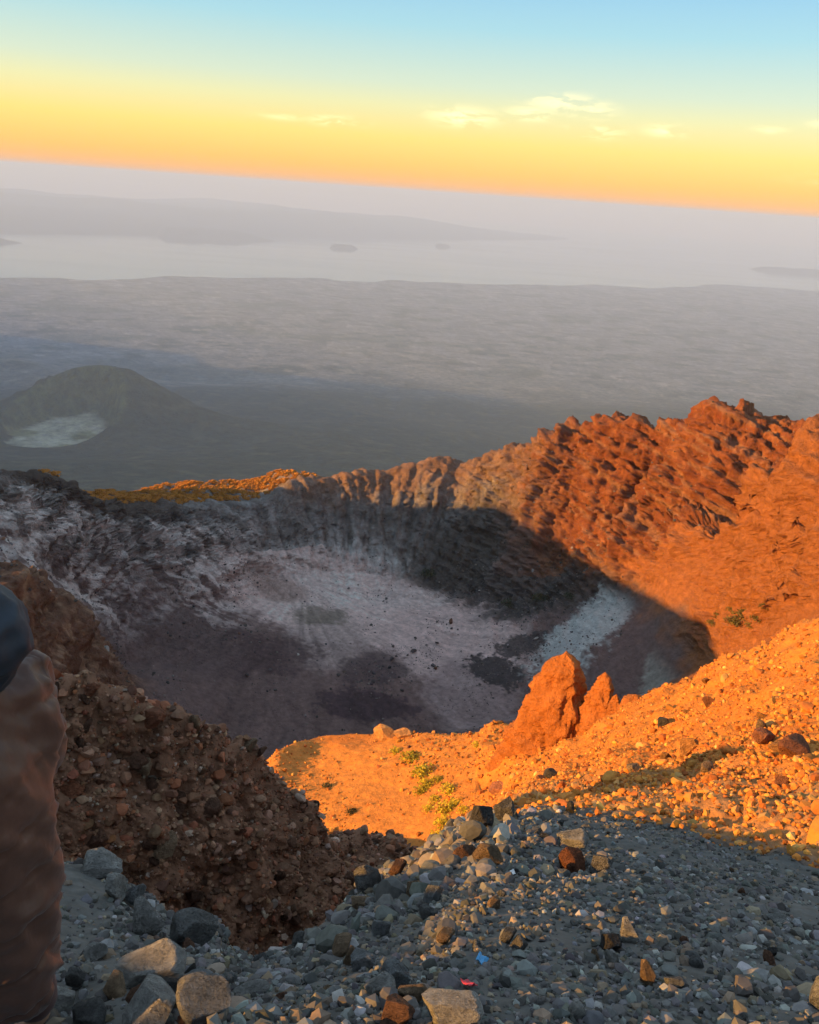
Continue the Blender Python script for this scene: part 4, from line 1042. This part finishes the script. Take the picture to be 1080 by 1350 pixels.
def person():
    # local frame: feet at the origin, facing +Y, 1.66 m tall
    r_ = bpy.data.objects.new('person', None); COL.objects.link(r_)
    tag(r_, 'person in a brown puffer jacket and dark hood standing at the edge of the rubble', 'person')
    sk = mat_attr('skin', ((30, .1),), (.92, 1.08), 8, rough=.55, spec=.3, colour=(.36, .2, .13))
    J = {'pelvis': (0, 0, .88, .14), 'waist': (0, 0, 1.02, .125), 'chest': (0, .01, 1.24, .14), 'neck': (0, .02, 1.40, .055), 'chin': (0, .045, 1.47, .07), 'head': (0, .04, 1.55, .095), 'crown': (0, .03, 1.62, .07)}
    E_ = [('pelvis', 'waist'), ('waist', 'chest'), ('chest', 'neck'), ('neck', 'chin'), ('chin', 'head'), ('head', 'crown')]
    for s, n in ((-1, 'l'), (1, 'r')):
        J.update({n + 'sh': (s * .17, .0, 1.34, .06), n + 'el': (s * .235, -.02, 1.07, .045), n + 'wr': (s * .20, .17, .93, .03), n + 'pa': (s * .19, .24, .915, .036),
                  n + 'hip': (s * .09, 0, .82, .085), n + 'kn': (s * .10, .02, .46, .058), n + 'an': (s * .105, -.01, .09, .042), n + 'toe': (s * .12, .14, .035, .035)})
        E_ += [('chest', n + 'sh'), (n + 'sh', n + 'el'), (n + 'el', n + 'wr'), (n + 'wr', n + 'pa'), ('pelvis', n + 'hip'), (n + 'hip', n + 'kn'), (n + 'kn', n + 'an'), (n + 'an', n + 'toe')]
        for k, (dx, ln) in enumerate(((-.027, .065), (-.009, .075), (.009, .07), (.026, .055))):
            J.update({n + 'f%da' % k: (s * .19 + dx, .27, .912, .0105), n + 'f%db' % k: (s * .19 + dx, .27 + ln * .55, .90, .0095), n + 'f%dc' % k: (s * .19 + dx * 1.05, .27 + ln * .85, .87, .008)})
            E_ += [(n + 'pa', n + 'f%da' % k), (n + 'f%da' % k, n + 'f%db' % k), (n + 'f%db' % k, n + 'f%dc' % k)]
        J.update({n + 'ta': (s * .19 - s * .04, .225, .90, .0115), n + 'tb': (s * .19 - s * .055, .26, .88, .010)}); E_ += [(n + 'pa', n + 'ta'), (n + 'ta', n + 'tb')]
    link('body', skin('body', J, E_), sk, r_)
    # face
    fm = bmesh.new()
    bmesh.ops.create_cone(fm, cap_ends=True, segments=10, radius1=.018, radius2=.006, depth=.05, matrix=Matrix.Translation((0, .142, 1.535)) @ Matrix.Rotation(.35, 4, 'X'))
    bmesh.ops.create_uvsphere(fm, u_segments=12, v_segments=8, radius=.02, matrix=Matrix.Translation((0, .128, 1.487)) @ Matrix.Diagonal((1.2, .5, .4, 1)))
    me = bpy.data.meshes.new('face'); fm.to_mesh(me); fm.free(); link('face', me, sk, r_)
    # trousers, boots
    T = {'p': (0, 0, .86, .14), 'w': (0, 0, .98, .13)}; TE = [('p', 'w')]
    for s, n in ((-1, 'l'), (1, 'r')):
        T.update({n + 'h': (s * .09, 0, .72, .10), n + 'k': (s * .10, .02, .46, .075), n + 'a': (s * .11, -.005, .12, .075)}); TE += [('p', n + 'h'), (n + 'h', n + 'k'), (n + 'k', n + 'a')]
    tm = skin('trousers', T, TE); push(tm, lambda v: .008 * fbm(v / np.array([.12, .12, .05]), 3, 1101)); link('trousers', tm, cloth_mat('maroon_trousers', (.08, .034, .028)), r_)
    bmat = cloth_mat('boot_leather', (.06, .045, .035), .6, 60, 0)
    for s in (-1, 1):
        b = skin('boot', {'a': (s * .11, -.02, .13, .062), 'h': (s * .11, -.035, .055, .055), 'b': (s * .117, .08, .05, .05), 't': (s * .122, .17, .04, .04)}, [('a', 'h'), ('h', 'b'), ('b', 't')]); link('boot', b, bmat, r_)
    # jacket: loose padded coat with full sleeves
    A = {'hem': (0, .0, .30, .115), 'skirt': (0, .0, .56, .135), 'low': (0, .0, .82, .152), 'mid': (0, .0, 1.04, .145), 'top': (0, .0, 1.27, .13), 'col': (0, .015, 1.395, .10)}
    AE = [('hem', 'skirt'), ('skirt', 'low'), ('low', 'mid'), ('mid', 'top'), ('top', 'col')]
    for s, n in ((-1, 'l'), (1, 'r')):
        A.update({n + 's': (s * .165, .0, 1.325, .07), n + 'u': (s * .2, .0, 1.19, .066), n + 'e': (s * .22, -.0, 1.05, .066), n + 'f': (s * .26, .05, .95, .083), n + 'w': (s * .215, .15, .925, .058)})
        AE += [('top', n + 's'), (n + 's', n + 'u'), (n + 'u', n + 'e'), (n + 'e', n + 'f'), (n + 'f', n + 'w')]
    jk = skin('jacket', A, AE, 4)
    def puff(v):
        # shallow padded chambers with pulled seams, plus diagonal creases
        ch = np.abs(np.sin((v[:, 2] + .25 * np.abs(v[:, 0])) * math.pi / .16)) ** .6
        a_ = np.stack([v[:, 0] * 7 + v[:, 2] * 4, v[:, 1] * 9 + v[:, 2] * 2, v[:, 2] * 1.8 - v[:, 1] * 2], -1)
        seam = np.abs(((v[:, 2] + .25 * np.abs(v[:, 0]) + .02 * noise3(v * 4, 1115)) / .155) % 1 - .5) * .155
        return -.012 * np.exp(-(seam / .010) ** 2) + .036 * fins(a_, 2, 1111, .6, 1.3) + .012 * fins(a_ * 2.6 + 5, 2, 1117, .6, 1.5) + .014 * fbm(v * 4.5, 2, 1113)
    push(jk, puff)
    jo = link('jacket', jk, cloth_mat('brown_shell', (.082, .037, .025), .42, 220, .1), r_)
    # zip and a seam along each sleeve
    zb = bmesh.new(); bmesh.ops.create_cube(zb, size=1, matrix=Matrix.Translation((0, .215, 1.05)) @ Matrix.Diagonal((.018, .012, .5, 1))); bmesh.ops.bevel(zb, geom=zb.edges[:], offset=.003, segments=2, affect='EDGES')
    me = bpy.data.meshes.new('zip'); zb.to_mesh(me); zb.free(); link('zip', me, cloth_mat('zip_dark', (.03, .03, .03), .4, 60, 0), jo)
    # hood: a rounded shell drawn round the head, open at the face, with a rolled rim
    hv, hf = ICO[3]; hb = bmesh.new(); bmesh.ops.create_icosphere(hb, subdivisions=5, radius=1)
    bmesh.ops.delete(hb, geom=[x for x in hb.verts if x.co.y > .72 and x.co.z < .55 and x.co.z > -.75], context='VERTS')
    hm = bpy.data.meshes.new('hood'); hb.to_mesh(hm); hb.free(); hm.polygons.foreach_set('use_smooth', [True] * len(hm.polygons))
    v = mesh_v(hm).astype(float); v = v * np.array([.145, .17, .168]) + np.array([0, .03, 1.545]); v[:, 0] *= 1 - .12 * (v[:, 2] < 1.45); hm.vertices.foreach_set('co', v.astype(np.float32).ravel()); hm.update()
    push(hm, lambda v: .024 * fins(v * np.array([6, 6, 9]), 2, 1121, .5) + .01 * noise3(v * 5, 1127) + .006 * fbm(v * 22, 2, 1123))
    ho = link('hood', hm, cloth_mat('navy_hood', (.020, .027, .040), .6, 160, 0), r_)
    so = ho.modifiers.new('thick', 'SOLIDIFY'); so.thickness = .008
    # dark ear panel with a stitched ring on the side of the hood
    for s in (-1, 1):
        pb = bmesh.new(); bmesh.ops.create_uvsphere(pb, u_segments=24, v_segments=12, radius=1, matrix=Matrix.Translation((s * .125, .0, 1.565)) @ Matrix.Rotation(.25, 4, 'X') @ Matrix.Diagonal((.022, .030, .042, 1)))
        me = bpy.data.meshes.new('ear_panel'); pb.to_mesh(me); pb.free(); me.polygons.foreach_set('use_smooth', [True] * len(me.polygons))
        link('ear_panel', me, cloth_mat('ear_mesh', (.012, .014, .02), .6, 200, 0), ho)
    hp = at(PERSON[0], PERSON[1], d=PERSON[2])       # where the head is
    r_.location = (hp[0], hp[1] - .03, hp[2] - 1.545 * PERSON[3]); r_.scale = (PERSON[3],) * 3
    r_.rotation_euler.z = PERSON[4]
PERSON = (-34, 828, 2.3, 1.0, 1.4)
person()

# ------------------------------------------------------------------ litter on the slope
def scrap(name, label, px, py, wpx, colr, seed):
    p = find(px, py, .8, 3.2); s = np.linalg.norm(p) / FPX * wpx
    n = 14; u, v = np.meshgrid(np.linspace(-.5, .5, n), np.linspace(-.5, .5, n)); q = np.stack([u, v, 0 * u], -1).reshape(-1, 3)
    q[:, 2] = .35 * fbm(q * 3 + seed, 3, 1200) + .2 * np.abs(q[:, 0]); q[:, 1] *= .7
    me = mesh_np(name, q * s, grid_faces(n, n)); o = link(name, me, mat_attr(name + '_film', ((40, .2),), (.85, 1.15), 20, rough=.35, spec=.5, colour=colr))
    o.modifiers.new('t', 'SOLIDIFY').thickness = .002
    o.location = (p[0], p[1] - .01, p[2] + .03); o.rotation_euler = (.6, .3, random.uniform(0, 3)); tag(o, label, 'litter')
scrap('wrapper', 'crumpled blue plastic wrapper caught among stones of the slope', 634, 1273, 20, (.05, .28, .55), 1)
scrap('wrapper', 'small red wrapper lying on grey gravel', 617, 1300, 17, (.5, .03, .05), 2)
scrap('wrapper', 'tiny white scrap between rocks near the crest', 693, 1151, 9, (.75, .75, .75), 3)
scrap('wrapper', 'white scrap beside the tan block on the slope', 675, 1153, 8, (.75, .75, .75), 4)
haze()
